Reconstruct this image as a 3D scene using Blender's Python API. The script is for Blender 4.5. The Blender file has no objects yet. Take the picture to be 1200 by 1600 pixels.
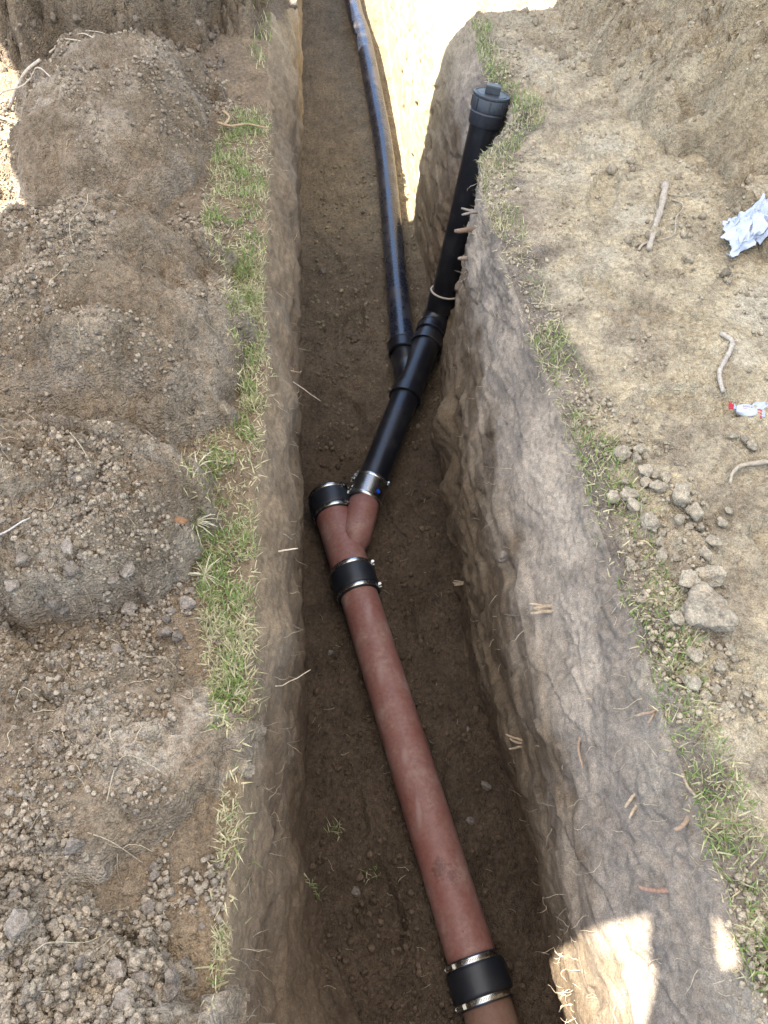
import bpy, bmesh, math, random
import numpy as np
from mathutils import Vector, Matrix, Quaternion, noise as mnoise
from mathutils.bvhtree import BVHTree
from mathutils.geometry import tessellate_polygon

random.seed(7)
RNG = np.random.default_rng(7)
PI = math.pi
scene = bpy.context.scene
col = scene.collection

# ------------------------------------------------------------------ camera
cam_d = bpy.data.cameras.new('camera')
cam = bpy.data.objects.new('camera', cam_d)
col.objects.link(cam)
cam.location = (0, 0, 1.35)
cam.rotation_euler = (math.radians(90 - 53), 0, math.radians(-3.87))
cam_d.sensor_fit = 'VERTICAL'
cam_d.sensor_height = 36
cam_d.lens = 27
cam_d.clip_start = .02
cam_d.clip_end = 500
scene.camera = cam

# ------------------------------------------------------------------ sky and sun
SUN_SLOPE = .54                                   # metres sideways per metre of drop
SUN = Vector((-SUN_SLOPE, 0.0, 1)).normalized()
ELEV = math.asin(SUN.z)
world = bpy.data.worlds.new('World')
scene.world = world
world.use_nodes = True
wn = world.node_tree
sky = wn.nodes.new('ShaderNodeTexSky')
sky.sky_type = 'NISHITA'
sky.sun_disc = False
sky.sun_elevation = ELEV
sky.sun_rotation = math.radians(-90)
bg = wn.nodes['Background']
bg.inputs['Strength'].default_value = .12
wn.links.new(sky.outputs[0], bg.inputs[0])
sd = bpy.data.lights.new('sun', 'SUN')
sd.energy = 5.0
sd.angle = math.radians(.4)
sd.color = (1, .95, .86)
so = bpy.data.objects.new('sun', sd)
so.rotation_euler = SUN.to_track_quat('Z', 'Y').to_euler()
so.location = (-4, 0, 8)
col.objects.link(so)
vs = scene.view_settings
vs.view_transform = 'Standard'
vs.look = 'None'
vs.gamma = 1
vs.use_curve_mapping = False
vs.exposure = 2.6
scene.cycles.max_bounces = 5
scene.cycles.diffuse_bounces = 2
scene.cycles.glossy_bounces = 3
scene.cycles.transmission_bounces = 4

# ------------------------------------------------------------------ noise
_pr = np.random.default_rng(11)
PERM = np.concatenate([_pr.permutation(256)] * 3).astype(np.int32)
_g = _pr.normal(size=(256, 3)).astype(np.float32)
GRAD = _g / np.linalg.norm(_g, axis=1)[:, None]


def pn(x, y, z):
    x = np.asarray(x, np.float32); y = np.asarray(y, np.float32); z = np.asarray(z, np.float32)
    x, y, z = np.broadcast_arrays(x, y, z)
    xi = np.floor(x).astype(np.int32); yi = np.floor(y).astype(np.int32); zi = np.floor(z).astype(np.int32)
    fx = x - xi; fy = y - yi; fz = z - zi
    ux = fx * fx * fx * (fx * (fx * 6 - 15) + 10)
    uy = fy * fy * fy * (fy * (fy * 6 - 15) + 10)
    uz = fz * fz * fz * (fz * (fz * 6 - 15) + 10)
    xi &= 255; yi &= 255; zi &= 255
    r = []
    for dx in (0, 1):
        a = PERM[xi + dx]
        for dy in (0, 1):
            b = PERM[a + yi + dy]
            for dz in (0, 1):
                g = GRAD[PERM[b + zi + dz]]
                r.append(g[..., 0] * (fx - dx) + g[..., 1] * (fy - dy) + g[..., 2] * (fz - dz))
    def L(a, b, t): return a + (b - a) * t
    c0 = L(L(r[0], r[1], uz), L(r[2], r[3], uz), uy)
    c1 = L(L(r[4], r[5], uz), L(r[6], r[7], uz), uy)
    return L(c0, c1, ux) * 1.5


def sn(x, y, z):
    return mnoise.noise((x, y, z), noise_basis='PERLIN_ORIGINAL')


def fbm(x, y, z, s, o=3, g=.5):
    t = 0; a = 1
    for i in range(o):
        t = t + a * pn(x * s + 17.3 * i, y * s + 5.1 * i, z * s + 9.7 * i)
        s *= 2.03; a *= g
    return t


def billow(x, y, z, s, o=3, g=.5):
    t = 0; a = 1
    for i in range(o):
        t = t + a * (np.abs(pn(x * s + 7.3 * i, y * s + 3.1 * i, z * s + 1.7 * i)) * 2 - .6)
        s *= 2.1; a *= g
    return t


def _h(i, j, k, n):
    return (((i * 73856) ^ (j * 19349) ^ (k * 83492) ^ (n * 26544)) * 31 >> 3) & 0xFFFF


def pebbles(x, y, z, s, keep=.8, seed=0):
    """rounded crumbs: one dome per cell, some cells empty"""
    x = np.asarray(x, np.float32) * s; y = np.asarray(y, np.float32) * s; z = np.asarray(z, np.float32) * s + seed * 7.7
    xi = np.floor(x).astype(np.int64); yi = np.floor(y).astype(np.int64); zi = np.floor(z).astype(np.int64)
    out = np.zeros(x.shape, np.float32)
    for a in (-1, 0, 1):
        for b in (-1, 0, 1):
            for c in (-1, 0, 1):
                i, j, k = xi + a, yi + b, zi + c
                hh = _h(i, j, k, 1); h2 = _h(i, j, k, 2); h3 = _h(i, j, k, 3); h4 = _h(i, j, k, 4)
                px = i + .15 + .7 * (hh / 65535.); py = j + .15 + .7 * (h2 / 65535.); pz = k + .15 + .7 * (h3 / 65535.)
                rad = .38 + .5 * (h4 / 65535.)
                rad = np.where((h4 & 255) < 255 * keep, rad, .05)
                d2 = (x - px) ** 2 + (y - py) ** 2 + (z - pz) ** 2
                np.maximum(out, np.sqrt(np.maximum(0, rad * rad - d2)).astype(np.float32), out=out)
    return out


def sstep(a, b, x):
    t = np.clip((np.asarray(x, float) - a) / (b - a), 0, 1)
    return t * t * (3 - 2 * t)


# ------------------------------------------------------------------ object helpers
def tag(o, label=None, cat=None, group=None, kind=None):
    if label: o['label'] = label
    if cat: o['category'] = cat
    if group: o['group'] = group
    if kind: o['kind'] = kind
    return o


def empty(name, loc=(0, 0, 0)):
    o = bpy.data.objects.new(name, None)
    o.location = loc
    o.empty_display_size = .05
    col.objects.link(o)
    return o


def np_mesh(name, V, F, mat, colors=None, smooth=True, parent=None):
    """V (n,3), F (m,k) with k = 3 or 4"""
    V = np.asarray(V, np.float32); F = np.asarray(F, np.int32)
    k = F.shape[1]
    me = bpy.data.meshes.new(name)
    me.vertices.add(len(V)); me.vertices.foreach_set('co', V.ravel())
    me.loops.add(F.size); me.loops.foreach_set('vertex_index', F.ravel())
    me.polygons.add(len(F))
    me.polygons.foreach_set('loop_start', np.arange(0, F.size, k, dtype=np.int32))
    me.polygons.foreach_set('loop_total', np.full(len(F), k, np.int32))
    me.polygons.foreach_set('use_smooth', np.full(len(F), smooth, bool))
    if colors is not None:
        ca = me.color_attributes.new('Col', 'FLOAT_COLOR', 'POINT')
        C4 = np.ones((len(V), 4), np.float32); C4[:, :3] = colors
        ca.data.foreach_set('color', C4.ravel())
    me.update(calc_edges=True)
    me.materials.append(mat)
    o = bpy.data.objects.new(name, me)
    col.objects.link(o)
    o.parent = parent
    return o


class MB:
    def __init__(s): s.v = []; s.f = []; s.c = []
    def add(s, V, F, c=None):
        n = len(s.v)
        s.v.extend([tuple(p) for p in V])
        s.f.extend([tuple(i + n for i in q) for q in F])
        if c is not None: s.c.extend([c] * len(V))
        return s
    def build(s, name, mat, parent=None, smooth=True, bevel=0, auto=None):
        me = bpy.data.meshes.new(name)
        me.from_pydata(s.v, [], s.f)
        if s.c:
            ca = me.color_attributes.new('Col', 'FLOAT_COLOR', 'POINT')
            a = np.ones((len(s.v), 4), np.float32); a[:, :3] = s.c
            ca.data.foreach_set('color', a.ravel())
        bm = bmesh.new(); bm.from_mesh(me)
        bmesh.ops.recalc_face_normals(bm, faces=bm.faces)
        if auto is not None:
            for e in bm.edges:
                if len(e.link_faces) == 2 and e.calc_face_angle(0) > auto: e.smooth = False
        bm.to_mesh(me); bm.free()
        for p in me.polygons: p.use_smooth = smooth
        me.materials.append(mat)
        o = bpy.data.objects.new(name, me)
        col.objects.link(o)
        o.parent = parent
        if bevel:
            m = o.modifiers.new('bevel', 'BEVEL'); m.width = bevel; m.segments = 2; m.limit_method = 'ANGLE'
        return o


def frame(d, up=(0, 0, 1)):
    d = Vector(d).normalized(); u = Vector(up)
    if abs(d.dot(u)) > .97: u = Vector((0, 1, 0))
    a = d.cross(u).normalized(); b = a.cross(d).normalized()
    return d, a, b                                   # b is the 'up' side


def lathe(mb, p0, p1, prof, seg=40, wob=0):
    """prof: list of (t along the axis in metres from p0, radius); closed at both ends when r = 0"""
    p0 = Vector(p0); d, a, b = frame(Vector(p1) - p0)
    V = []; F = []
    for t, r in prof:
        for k in range(seg):
            th = 2 * PI * k / seg
            V.append(p0 + d * t + a * (r * math.cos(th)) + b * (r * math.sin(th)))
    for i in range(len(prof) - 1):
        for k in range(seg):
            k2 = (k + 1) % seg
            F.append((i * seg + k, i * seg + k2, (i + 1) * seg + k2, (i + 1) * seg + k))
    mb.add(V, F)
    return mb


def tube(mb, pts, rad, sides=5, c=None, cap=True):
    pts = [Vector(p) for p in pts]; n = len(pts)
    if not hasattr(rad, '__len__'): rad = [rad] * n
    V = []; F = []
    ref = None
    for i, p in enumerate(pts):
        d = (pts[min(i + 1, n - 1)] - pts[max(i - 1, 0)])
        if d.length < 1e-9: d = Vector((0, 0, 1))
        d.normalize()
        if ref is None:
            ref = d.orthogonal().normalized()
        ref = (ref - d * ref.dot(d))
        ref = ref.normalized() if ref.length > 1e-6 else d.orthogonal().normalized()
        b = d.cross(ref)
        for k in range(sides):
            th = 2 * PI * k / sides
            V.append(p + ref * (rad[i] * math.cos(th)) + b * (rad[i] * math.sin(th)))
    for i in range(n - 1):
        for k in range(sides):
            k2 = (k + 1) % sides
            F.append((i * sides + k, i * sides + k2, (i + 1) * sides + k2, (i + 1) * sides + k))
    if cap:
        F.append(tuple(range(sides))[::-1]); F.append(tuple((n - 1) * sides + k for k in range(sides)))
    mb.add(V, F, c)
    return mb


def boxm(mb, c, ax, size):
    c = Vector(c); V = []
    for sx in (-.5, .5):
        for sy in (-.5, .5):
            for sz in (-.5, .5):
                V.append(c + ax[0] * (sx * size[0]) + ax[1] * (sy * size[1]) + ax[2] * (sz * size[2]))
    F = [(0, 1, 3, 2), (4, 6, 7, 5), (0, 4, 5, 1), (2, 3, 7, 6), (0, 2, 6, 4), (1, 5, 7, 3)]
    mb.add(V, F)
    return mb


# ------------------------------------------------------------------ materials
def new_mat(name):
    m = bpy.data.materials.new(name); m.use_nodes = True
    nt = m.node_tree; b = nt.nodes['Principled BSDF']
    return m, nt, b


def node(nt, t, **kw):
    n = nt.nodes.new(t)
    for k, v in kw.items():
        if k.startswith('i_'):
            n.inputs[k[2:].replace('_', ' ')].default_value = v
        else: setattr(n, k, v)
    return n


def math_node(nt, op, a, b):
    n = nt.nodes.new('ShaderNodeMath'); n.operation = op
    for i, v in enumerate((a, b)):
        if isinstance(v, (int, float)): n.inputs[i].default_value = v
        else: nt.links.new(v, n.inputs[i])
    return n.outputs[0]


def ramp(nt, fac, stops):
    r = nt.nodes.new('ShaderNodeValToRGB')
    el = r.color_ramp.elements
    while len(el) > 1: el.remove(el[0])
    el[0].position = stops[0][0]; el[0].color = (*stops[0][1], 1)
    for p, c in stops[1:]:
        e = el.new(p); e.color = (*c, 1)
    nt.links.new(fac, r.inputs[0])
    return r.outputs[0]


def mixc(nt, fac, a, b, mode='MIX'):
    n = nt.nodes.new('ShaderNodeMix'); n.data_type = 'RGBA'; n.blend_type = mode
    for s, v in ((n.inputs[0], fac), (n.inputs[6], a), (n.inputs[7], b)):
        if isinstance(v, (int, float)): s.default_value = v
        elif isinstance(v, tuple): s.default_value = (*v, 1) if len(v) == 3 else v
        else: nt.links.new(v, s)
    return n.outputs[2]


def soil_mat(name, bump=.5, grain=1.0, k=1.0, vor=1.1, mid=1.6, colr=1.0):
    m, nt, b = new_mat(name)
    tc = node(nt, 'ShaderNodeTexCoord'); co = tc.outputs['Object']
    if k != 1.0:
        mp = node(nt, 'ShaderNodeMapping'); mp.inputs['Scale'].default_value = (k, k, k)
        nt.links.new(co, mp.inputs['Vector']); co = mp.outputs[0]
    at = node(nt, 'ShaderNodeAttribute', attribute_name='Col')
    def noise(s, d=4, r=.6):
        n = node(nt, 'ShaderNodeTexNoise', i_Scale=s, i_Detail=d, i_Roughness=r)
        nt.links.new(co, n.inputs['Vector']); return n.outputs[0]
    n1 = noise(9, 3); n2 = noise(70, 4, .7); n3 = noise(420, 2, .7)
    v = node(nt, 'ShaderNodeTexVoronoi', i_Scale=150 * grain); v.feature = 'F1'
    wob = node(nt, 'ShaderNodeTexNoise', i_Scale=60., i_Detail=1.)
    nt.links.new(co, wob.inputs['Vector'])
    mv = node(nt, 'ShaderNodeVectorMath', operation='MULTIPLY_ADD')
    nt.links.new(wob.outputs[1], mv.inputs[0]); mv.inputs[1].default_value = (.02, .02, .02)
    nt.links.new(co, mv.inputs[2]); nt.links.new(mv.outputs[0], v.inputs['Vector'])
    c = mixc(nt, 1.0, at.outputs['Color'], ramp(nt, n1, [(.3, (.78, .77, .76)), (.5, (1, 1, 1)), (.72, (1.2, 1.18, 1.15))]), 'MULTIPLY')
    c = mixc(nt, colr, c, ramp(nt, n2, [(.28, (.55, .53, .51)), (.5, (1, 1, 1)), (.75, (1.36, 1.34, 1.30))]), 'MULTIPLY')
    c = mixc(nt, .8, c, ramp(nt, n3, [(.3, (.6, .58, .56)), (.52, (1, 1, 1)), (.68, (1.4, 1.38, 1.35))]), 'MULTIPLY')
    c = mixc(nt, .5, c, ramp(nt, v.outputs['Color'], [(0, (.75, .74, .73)), (1, (1.25, 1.24, 1.22))]), 'MULTIPLY')
    nt.links.new(c, b.inputs['Base Color'])
    b.inputs['Roughness'].default_value = .95
    b.inputs['Specular IOR Level'].default_value = .12
    h = math_node(nt, 'MULTIPLY', v.outputs['Distance'], -vor)
    h = math_node(nt, 'ADD', h, math_node(nt, 'MULTIPLY', n2, mid))
    h = math_node(nt, 'ADD', h, math_node(nt, 'MULTIPLY', n3, .55))
    bp = node(nt, 'ShaderNodeBump', i_Strength=bump, i_Distance=.008 if k == 1.0 else .0035)
    nt.links.new(h, bp.inputs['Height']); nt.links.new(bp.outputs[0], b.inputs['Normal'])
    return m


M = {}
M['soil'] = soil_mat('soil', .9)
M['soil_wall'] = soil_mat('soil_wall', .5, .8, vor=.25, mid=1.1, colr=.6)
M['clod'] = soil_mat('clod_soil', .6, 1.3)
M['clod_unit'] = soil_mat('lump_soil', .8, 1.2, .028)


def attr_mat(name, rough=.7, trans=0, spec=.3):
    m, nt, b = new_mat(name)
    at = node(nt, 'ShaderNodeAttribute', attribute_name='Col')
    tc = node(nt, 'ShaderNodeTexCoord')
    n = node(nt, 'ShaderNodeTexNoise', i_Scale=160., i_Detail=3.)
    nt.links.new(tc.outputs['Object'], n.inputs['Vector'])
    c = mixc(nt, 1.0, at.outputs['Color'], ramp(nt, n.outputs[0], [(.3, (.7, .7, .7)), (.5, (1, 1, 1)), (.7, (1.25, 1.25, 1.25))]), 'MULTIPLY')
    nt.links.new(c, b.inputs['Base Color'])
    b.inputs['Roughness'].default_value = rough
    b.inputs['Specular IOR Level'].default_value = spec
    if trans:
        tr = node(nt, 'ShaderNodeBsdfTranslucent'); nt.links.new(c, tr.inputs['Color'])
        ms = node(nt, 'ShaderNodeMixShader', i_Fac=trans)
        nt.links.new(b.outputs[0], ms.inputs[1]); nt.links.new(tr.outputs[0], ms.inputs[2])
        nt.links.new(ms.outputs[0], nt.nodes['Material Output'].inputs['Surface'])
    return m


M['grass'] = attr_mat('grass_blade', .5, .35, .35)
M['root'] = attr_mat('root_bark', .85, 0, .2)


def dusty(name, base, dust, rough, dust_amt=.5, scale=18., metal=0, spec=.5, streak=None, coat=0, spots=None, blots=()):
    """a smooth manufactured surface with soil dust, scuffs and smears"""
    m, nt, b = new_mat(name)
    tc = node(nt, 'ShaderNodeTexCoord'); co = tc.outputs['Object']
    n1 = node(nt, 'ShaderNodeTexNoise', i_Scale=scale, i_Detail=7., i_Roughness=.65)
    n2 = node(nt, 'ShaderNodeTexNoise', i_Scale=scale * 9, i_Detail=5., i_Roughness=.7)
    nt.links.new(co, n1.inputs['Vector']); nt.links.new(co, n2.inputs['Vector'])
    f = math_node(nt, 'ADD', math_node(nt, 'MULTIPLY', n1.outputs[0], .7), math_node(nt, 'MULTIPLY', n2.outputs[0], .3))
    lo = .74 - dust_amt * .3
    mask = ramp(nt, f, [(lo - .12, (0, 0, 0)), (lo, (.25, .25, .25)), (lo + .1, (1, 1, 1))])
    c = mixc(nt, 1.0, base, ramp(nt, n2.outputs[0], [(.3, (.8, .8, .8)), (.5, (1, 1, 1)), (.7, (1.15, 1.15, 1.15))]), 'MULTIPLY')
    c = mixc(nt, math_node(nt, 'MULTIPLY', mask, min(1, dust_amt * 1.3)), c, dust)
    if spots:
        vo = node(nt, 'ShaderNodeTexVoronoi', i_Scale=spots[0]); nt.links.new(co, vo.inputs['Vector'])
        sm = ramp(nt, vo.outputs['Distance'], [(.0, (1, 1, 1)), (spots[1], (1, 1, 1)), (spots[1] + .03, (0, 0, 0))])
        c = mixc(nt, math_node(nt, 'MULTIPLY', sm, .8), c, spots[2])
    for bc, br, bcol in blots:                       # stains and scuffs with a shape of their own
        sub = node(nt, 'ShaderNodeVectorMath', operation='SUBTRACT'); nt.links.new(co, sub.inputs[0]); sub.inputs[1].default_value = bc
        dv = node(nt, 'ShaderNodeVectorMath', operation='DIVIDE'); nt.links.new(sub.outputs[0], dv.inputs[0]); dv.inputs[1].default_value = br
        ln = node(nt, 'ShaderNodeVectorMath', operation='LENGTH'); nt.links.new(dv.outputs[0], ln.inputs[0])
        dd0 = math_node(nt, 'ADD', ln.outputs['Value'], math_node(nt, 'MULTIPLY', math_node(nt, 'SUBTRACT', n2.outputs[0], .5), 2.4))
        kf = .75 if bcol[0] < .15 else .38
        bmk = ramp(nt, dd0, [(.0, (kf, kf, kf)), (.55, (kf * .7,) * 3), (1.0, (0, 0, 0))])
        c = mixc(nt, bmk, c, bcol)
    nt.links.new(c, b.inputs['Base Color'])
    r = math_node(nt, 'ADD', math_node(nt, 'MULTIPLY', mask, (.92 - rough) * .8), rough)
    r = math_node(nt, 'ADD', r, math_node(nt, 'MULTIPLY', n2.outputs[0], .08))
    nt.links.new(r, b.inputs['Roughness'])
    b.inputs['Metallic'].default_value = metal
    b.inputs['Specular IOR Level'].default_value = spec
    bp = node(nt, 'ShaderNodeBump', i_Strength=.25, i_Distance=.0015)
    nt.links.new(f, bp.inputs['Height']); nt.links.new(bp.outputs[0], b.inputs['Normal'])
    return m


M['red'] = dusty('red_pipe_clay', (.185, .070, .052), (.28, .175, .135), .5, .7, 9., spots=(26., .035, (.055, .02, .015)),
                 blots=[((.182, .470, -.900), (.022, .034, .04), (.075, .026, .018)), ((.215, .452, -.905), (.014, .030, .04), (.085, .03, .02)), ((.14, .62, -.9), (.010, .05, .03), (.40, .30, .26)), ((.115, .78, -.9), (.012, .03, .03), (.36, .25, .21)), ((.06, 1.05, -.9), (.014, .05, .03), (.36, .25, .21)), ((.035, 1.28, -.9), (.016, .06, .03), (.36, .25, .21))])
M['red_old'] = dusty('old_muddy_pipe', (.15, .07, .045), (.17, .115, .075), .6, .8, 14., spots=(20., .05, (.06, .03, .02)))
M['abs'] = dusty('black_plastic', (.006, .0065, .009), (.08, .068, .055), .27, .42, 10.)
M['abs_far'] = dusty('black_plastic_muddy_sky_tint', (.007, .011, .022), (.16, .125, .09), .23, .5, 9., spec=.8)  # blue in the black base stands in for reflected sky
M['abs_cap'] = dusty('weathered_black_plastic', (.02, .022, .027), (.09, .1, .11), .38, .45, 22.)
M['rubber'] = dusty('black_rubber', (.008, .009, .012), (.04, .042, .05), .42, .35, 16.)
M['steel'] = dusty('stainless_steel', (.48, .465, .43), (.16, .13, .1), .22, .25, 40., metal=1)
M['steel_dull'] = dusty('dull_steel_shield', (.30, .29, .27), (.12, .10, .08), .24, .3, 40., metal=1)
M['blue_dot'] = dusty('blue_sticker', (.005, .06, .5), (.02, .06, .35), .4, .1, 30.)
M['ring'] = dusty('pale_cement_ring', (.42, .36, .28), (.2, .15, .1), .7, .4, 60.)
M['bark'] = attr_mat('bark', .9, 0, .15)
M['tissue'] = dusty('white_paper', (.43, .46, .53), (.30, .28, .26), .85, .3, 25., spec=.2)
M['wrap_w'] = dusty('white_wax_paper', (.38, .40, .45), (.30, .28, .26), .45, .25, 60.)
M['wrap_r'] = dusty('red_wax_paper', (.42, .008, .03), (.33, .08, .08), .4, .2, 60.)
m, nt, b = new_mat('added_sail_cloth')  # cloth of the added sail, lets soft fill light through
b.inputs['Base Color'].default_value = (.62, .6, .55, 1); b.inputs['Roughness'].default_value = .9
tr = node(nt, 'ShaderNodeBsdfTranslucent'); tr.inputs['Color'].default_value = (.66, .66, .66, 1)
ms = node(nt, 'ShaderNodeMixShader', i_Fac=.44)
nt.links.new(b.outputs[0], ms.inputs[1]); nt.links.new(tr.outputs[0], ms.inputs[2])
nt.links.new(ms.outputs[0], nt.nodes['Material Output'].inputs['Surface'])
M['sail'] = m
M['pole'] = dusty('added_pole_grey', (.3, .3, .3), (.3, .25, .2), .5, .3)

# ------------------------------------------------------------------ terrain
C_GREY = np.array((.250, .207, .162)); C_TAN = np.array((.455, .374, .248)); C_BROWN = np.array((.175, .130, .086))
C_FLOOR_SHADE = np.array((.100, .070, .046)); C_HEAP = np.array((.212, .162, .112)); C_DUST = np.array((.350, .290, .222))  # floor tone: brown soil darkened for the shade of the deep trench
C_SAND = np.array((.33, .27, .175)); C_EDGE = np.array((.215, .156, .098))

ys = np.concatenate([np.linspace(-40, -1.4, 10)[:-1], np.linspace(-1.4, -.1, 26)[:-1], np.arange(-.1, .5, .0036),
                     np.arange(.5, 1.5, .0050), np.arange(1.5, 3, .0075), np.arange(3, 4.8, .012),
                     np.arange(4.8, 9.6, .03), np.linspace(9.6, 60, 10)])
Y = ys
E_ = sstep(-1.3, -.7, Y) * (1 - sstep(8.6, 9.4, Y))


def along(pairs):
    p = np.array(pairs, float)
    v = np.interp(Y, p[:, 0], p[:, 1])
    return v


def wob(seed, s, a):
    return a * fbm(Y, np.full_like(Y, seed), np.zeros_like(Y), s, 3)


floorz = along([(-1, -1.03), (3, -1.03), (4.2, -1.0), (6.5, -.86), (9, -.8)])
rimL = along([(-1, -.25), (.1, -.245), (.5, -.215), (.9, -.222), (1.4, -.216), (2, -.224), (3.2, -.234), (9, -.22)]) + wob(3.3, 3, .014) + wob(9.3, 11, .008)
lipL = along([(-1, -.225), (.1, -.222), (.3, -.215), (.56, -.203), (.8, -.170), (1.3, -.150), (1.75, -.157), (2.7, -.150), (4, -.140), (9, -.135)]) + wob(8.1, 4, .014) + wob(2.2, 12, .006)
flL = along([(-1, .0), (.14, -.045), (.32, -.13), (.54, -.183), (.8, -.19), (1.2, -.19), (2, -.21), (9, -.21)]) + wob(5.7, 3, .012)
flR = along([(-1, .46), (.25, .455), (.41, .49), (.6, .46), (.92, .395), (1.22, .350), (1.97, .366), (2.5, .42), (3.1, .43), (3.73, .41), (9, .42)]) + wob(1.9, 3, .012)
mwR = along([(-1, .40), (.3, .405), (.9, .372), (1.5, .360), (2.1, .385), (2.45, .45), (2.7, .53), (2.95, .52), (3.15, .45), (3.73, .432), (9, .44)]) + wob(2.9, 4, .014)
brR = along([(-1, .40), (.28, .395), (.63, .372), (.92, .378), (1.45, .366), (2.08, .41), (2.3, .435), (2.5, .49), (2.72, .61), (2.93, .62), (3.05, .52), (3.73, .485), (9, .5)]) + wob(7.7, 3, .012) + .016 * (1 - sstep(1.9, 2.3, Y))
uwR = along([(-1, .50), (.3, .485), (.7, .468), (1.07, .468), (1.5, .452), (1.87, .450), (2.28, .448), (2.45, .485), (2.65, .585), (2.76, .645), (2.93, .66), (3.04, .555), (3.73, .54), (9, .57)])
rmR = along([(-1, .58), (.12, .575), (.5, .556), (.74, .540), (1.07, .538), (1.48, .512), (1.87, .486), (2.28, .468), (2.5, .50), (2.66, .59), (2.74, .655), (2.93, .675), (3.02, .60), (3.61, .625), (3.73, .66), (4.2, .72), (9, .72)]) + wob(4.4, 4, .010)
one = np.ones_like(Y)
CP = [(-40 * one, 0 * one), (-1.75 * one, 0 * one), (-.46 * one, 0 * one), (rimL, -.008 * one), (lipL, -.2 * one),
      (lipL - .012, -.55 * one), (flL, floorz + .01), (.10 * one, floorz), (flR, floorz + .01), (mwR, -.66 * one),
      (brR, -.30 * one), (uwR, -.12 * one), (rmR, -.012 * one), (1.02 * one, .0 * one), (1.75 * one, .0 * one), (40 * one, 0 * one)]
NC = [5, 70, 40, 38, 36, 44, 62, 62, 56, 56, 40, 34, 84, 50, 6]
REG_BREAK = {}
cols_x = []; cols_z = []; tpar = []
for i, n in enumerate(NC):
    for k in range(n):
        t = k / n
        cols_x.append(CP[i][0] * (1 - t) + CP[i + 1][0] * t)
        cols_z.append((CP[i][1] * (1 - t) + CP[i + 1][1] * t) * E_)
        tpar.append(i + t)
cols_x.append(CP[-1][0]); cols_z.append(CP[-1][1]); tpar.append(len(NC))
X = np.stack(cols_x, 1); Z = np.stack(cols_z, 1); tpar = np.array(tpar)
a0 = np.searchsorted(tpar, 2) + 4; a1 = np.searchsorted(tpar, 13) - 4
for _ in range(14):
    for A in (X, Z):
        A[:, a0:a1] = .25 * A[:, a0 - 1:a1 - 1] + .5 * A[:, a0:a1] + .25 * A[:, a0 + 1:a1 + 1]
YY = np.repeat(Y[:, None], X.shape[1], 1)


def col_amp(vals):
    """amplitude per control index, interpolated along the profile"""
    return np.interp(tpar, np.arange(len(vals)), vals)[None, :]


def grid_normals(X, Yg, Z):
    dux, duy, duz = np.gradient(X, axis=1), np.gradient(Yg, axis=1), np.gradient(Z, axis=1)
    dvx, dvy, dvz = np.gradient(X, axis=0), np.gradient(Yg, axis=0), np.gradient(Z, axis=0)
    nx = duy * dvz - duz * dvy; ny = duz * dvx - dux * dvz; nz = dux * dvy - duy * dvx
    l = np.sqrt(nx * nx + ny * ny + nz * nz) + 1e-12
    return nx / l, ny / l, nz / l


nx, ny, nz = grid_normals(X, YY, Z)
#            0     1     2     3     4     5     6     7     8     9     10    11    12    13    14    15
aL = col_amp([.03, .03, .012, .010, .024, .022, .010, .010, .010, .010, .010, .014, .012, .012, .03, .05])
aM = col_amp([.01, .010, .007, .005, .003, .004, .006, .008, .007, .003, .0010, .0035, .006, .006, .010, .01])
aF = col_amp([.0, .004, .0035, .003, .0020, .0024, .003, .0036, .003, .0022, .0011, .0030, .0042, .0034, .004, .0])
n1 = fbm(X, YY, Z, 5.5, 2)
n2 = billow(X, YY, Z, 15, 2)
n3 = fbm(X, YY, Z, 62, 3, .62)
farm = 1 - .65 * sstep(2.9, 3.5, YY) * col_amp([0, 0, 0, 0, 0, 0, 0, 0, 1, 1, 1, 1, .6, 0, 0, 0])
D = (aL * n1 + aM * n2 + aF * n3) * farm
rowsel = (Y > -.15) & (Y < 4.6)
PEB_A = col_amp([0, .012, .014, .010, .002, .002, .007, .010, .008, .002, .0010, .009, .018, .012, .012, 0])
pb = np.zeros_like(X, dtype=np.float32)
csel = (PEB_A[0] > .0045) & (tpar > 1) & (tpar < 14)
sub_ = np.ix_(rowsel, csel)
pb[sub_] = pebbles(X[sub_], YY[sub_], Z[sub_], 48, .55) * .55 + pebbles(X[sub_], YY[sub_], Z[sub_], 95, .6, 3) * .38
patch = sstep(-.25, .35, pn(X * 4 + 3, YY * 4, Z * 4))
D = D + pb * patch * PEB_A
# bucket-tooth gouges, running steeply down the faces
g1 = np.abs(pn(X * 2, YY * 11 + .9 * Z * 4, Z * 2.2 + 4)) * 2 - .5
g2 = np.abs(pn(X * 3 + 5, YY * 26 + Z * 9, Z * 4 + 1)) * 2 - .5
gw = col_amp([0, 0, 0, 0, .3, .8, .2, 0, .3, 1.0, 1.0, .6, .1, 0, 0, 0])
D = D - gw * farm * (.006 * np.clip(g1, -.3, 1) + .0020 * np.clip(g2, -.3, 1))
# scooped hollows and smeared ledges where the bucket teeth dragged along the trench
g3 = pn(X * 3 + 2, YY * 3.2 - Z * 2.5, Z * 13 + .5 * np.sin(YY * 5))
D = D + farm * col_amp([0, 0, 0, 0, .3, .5, .1, 0, .3, 1.0, .9, .3, 0, 0, 0, 0]) * .013 * (sstep(-.10, .22, g3) - .6)
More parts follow.
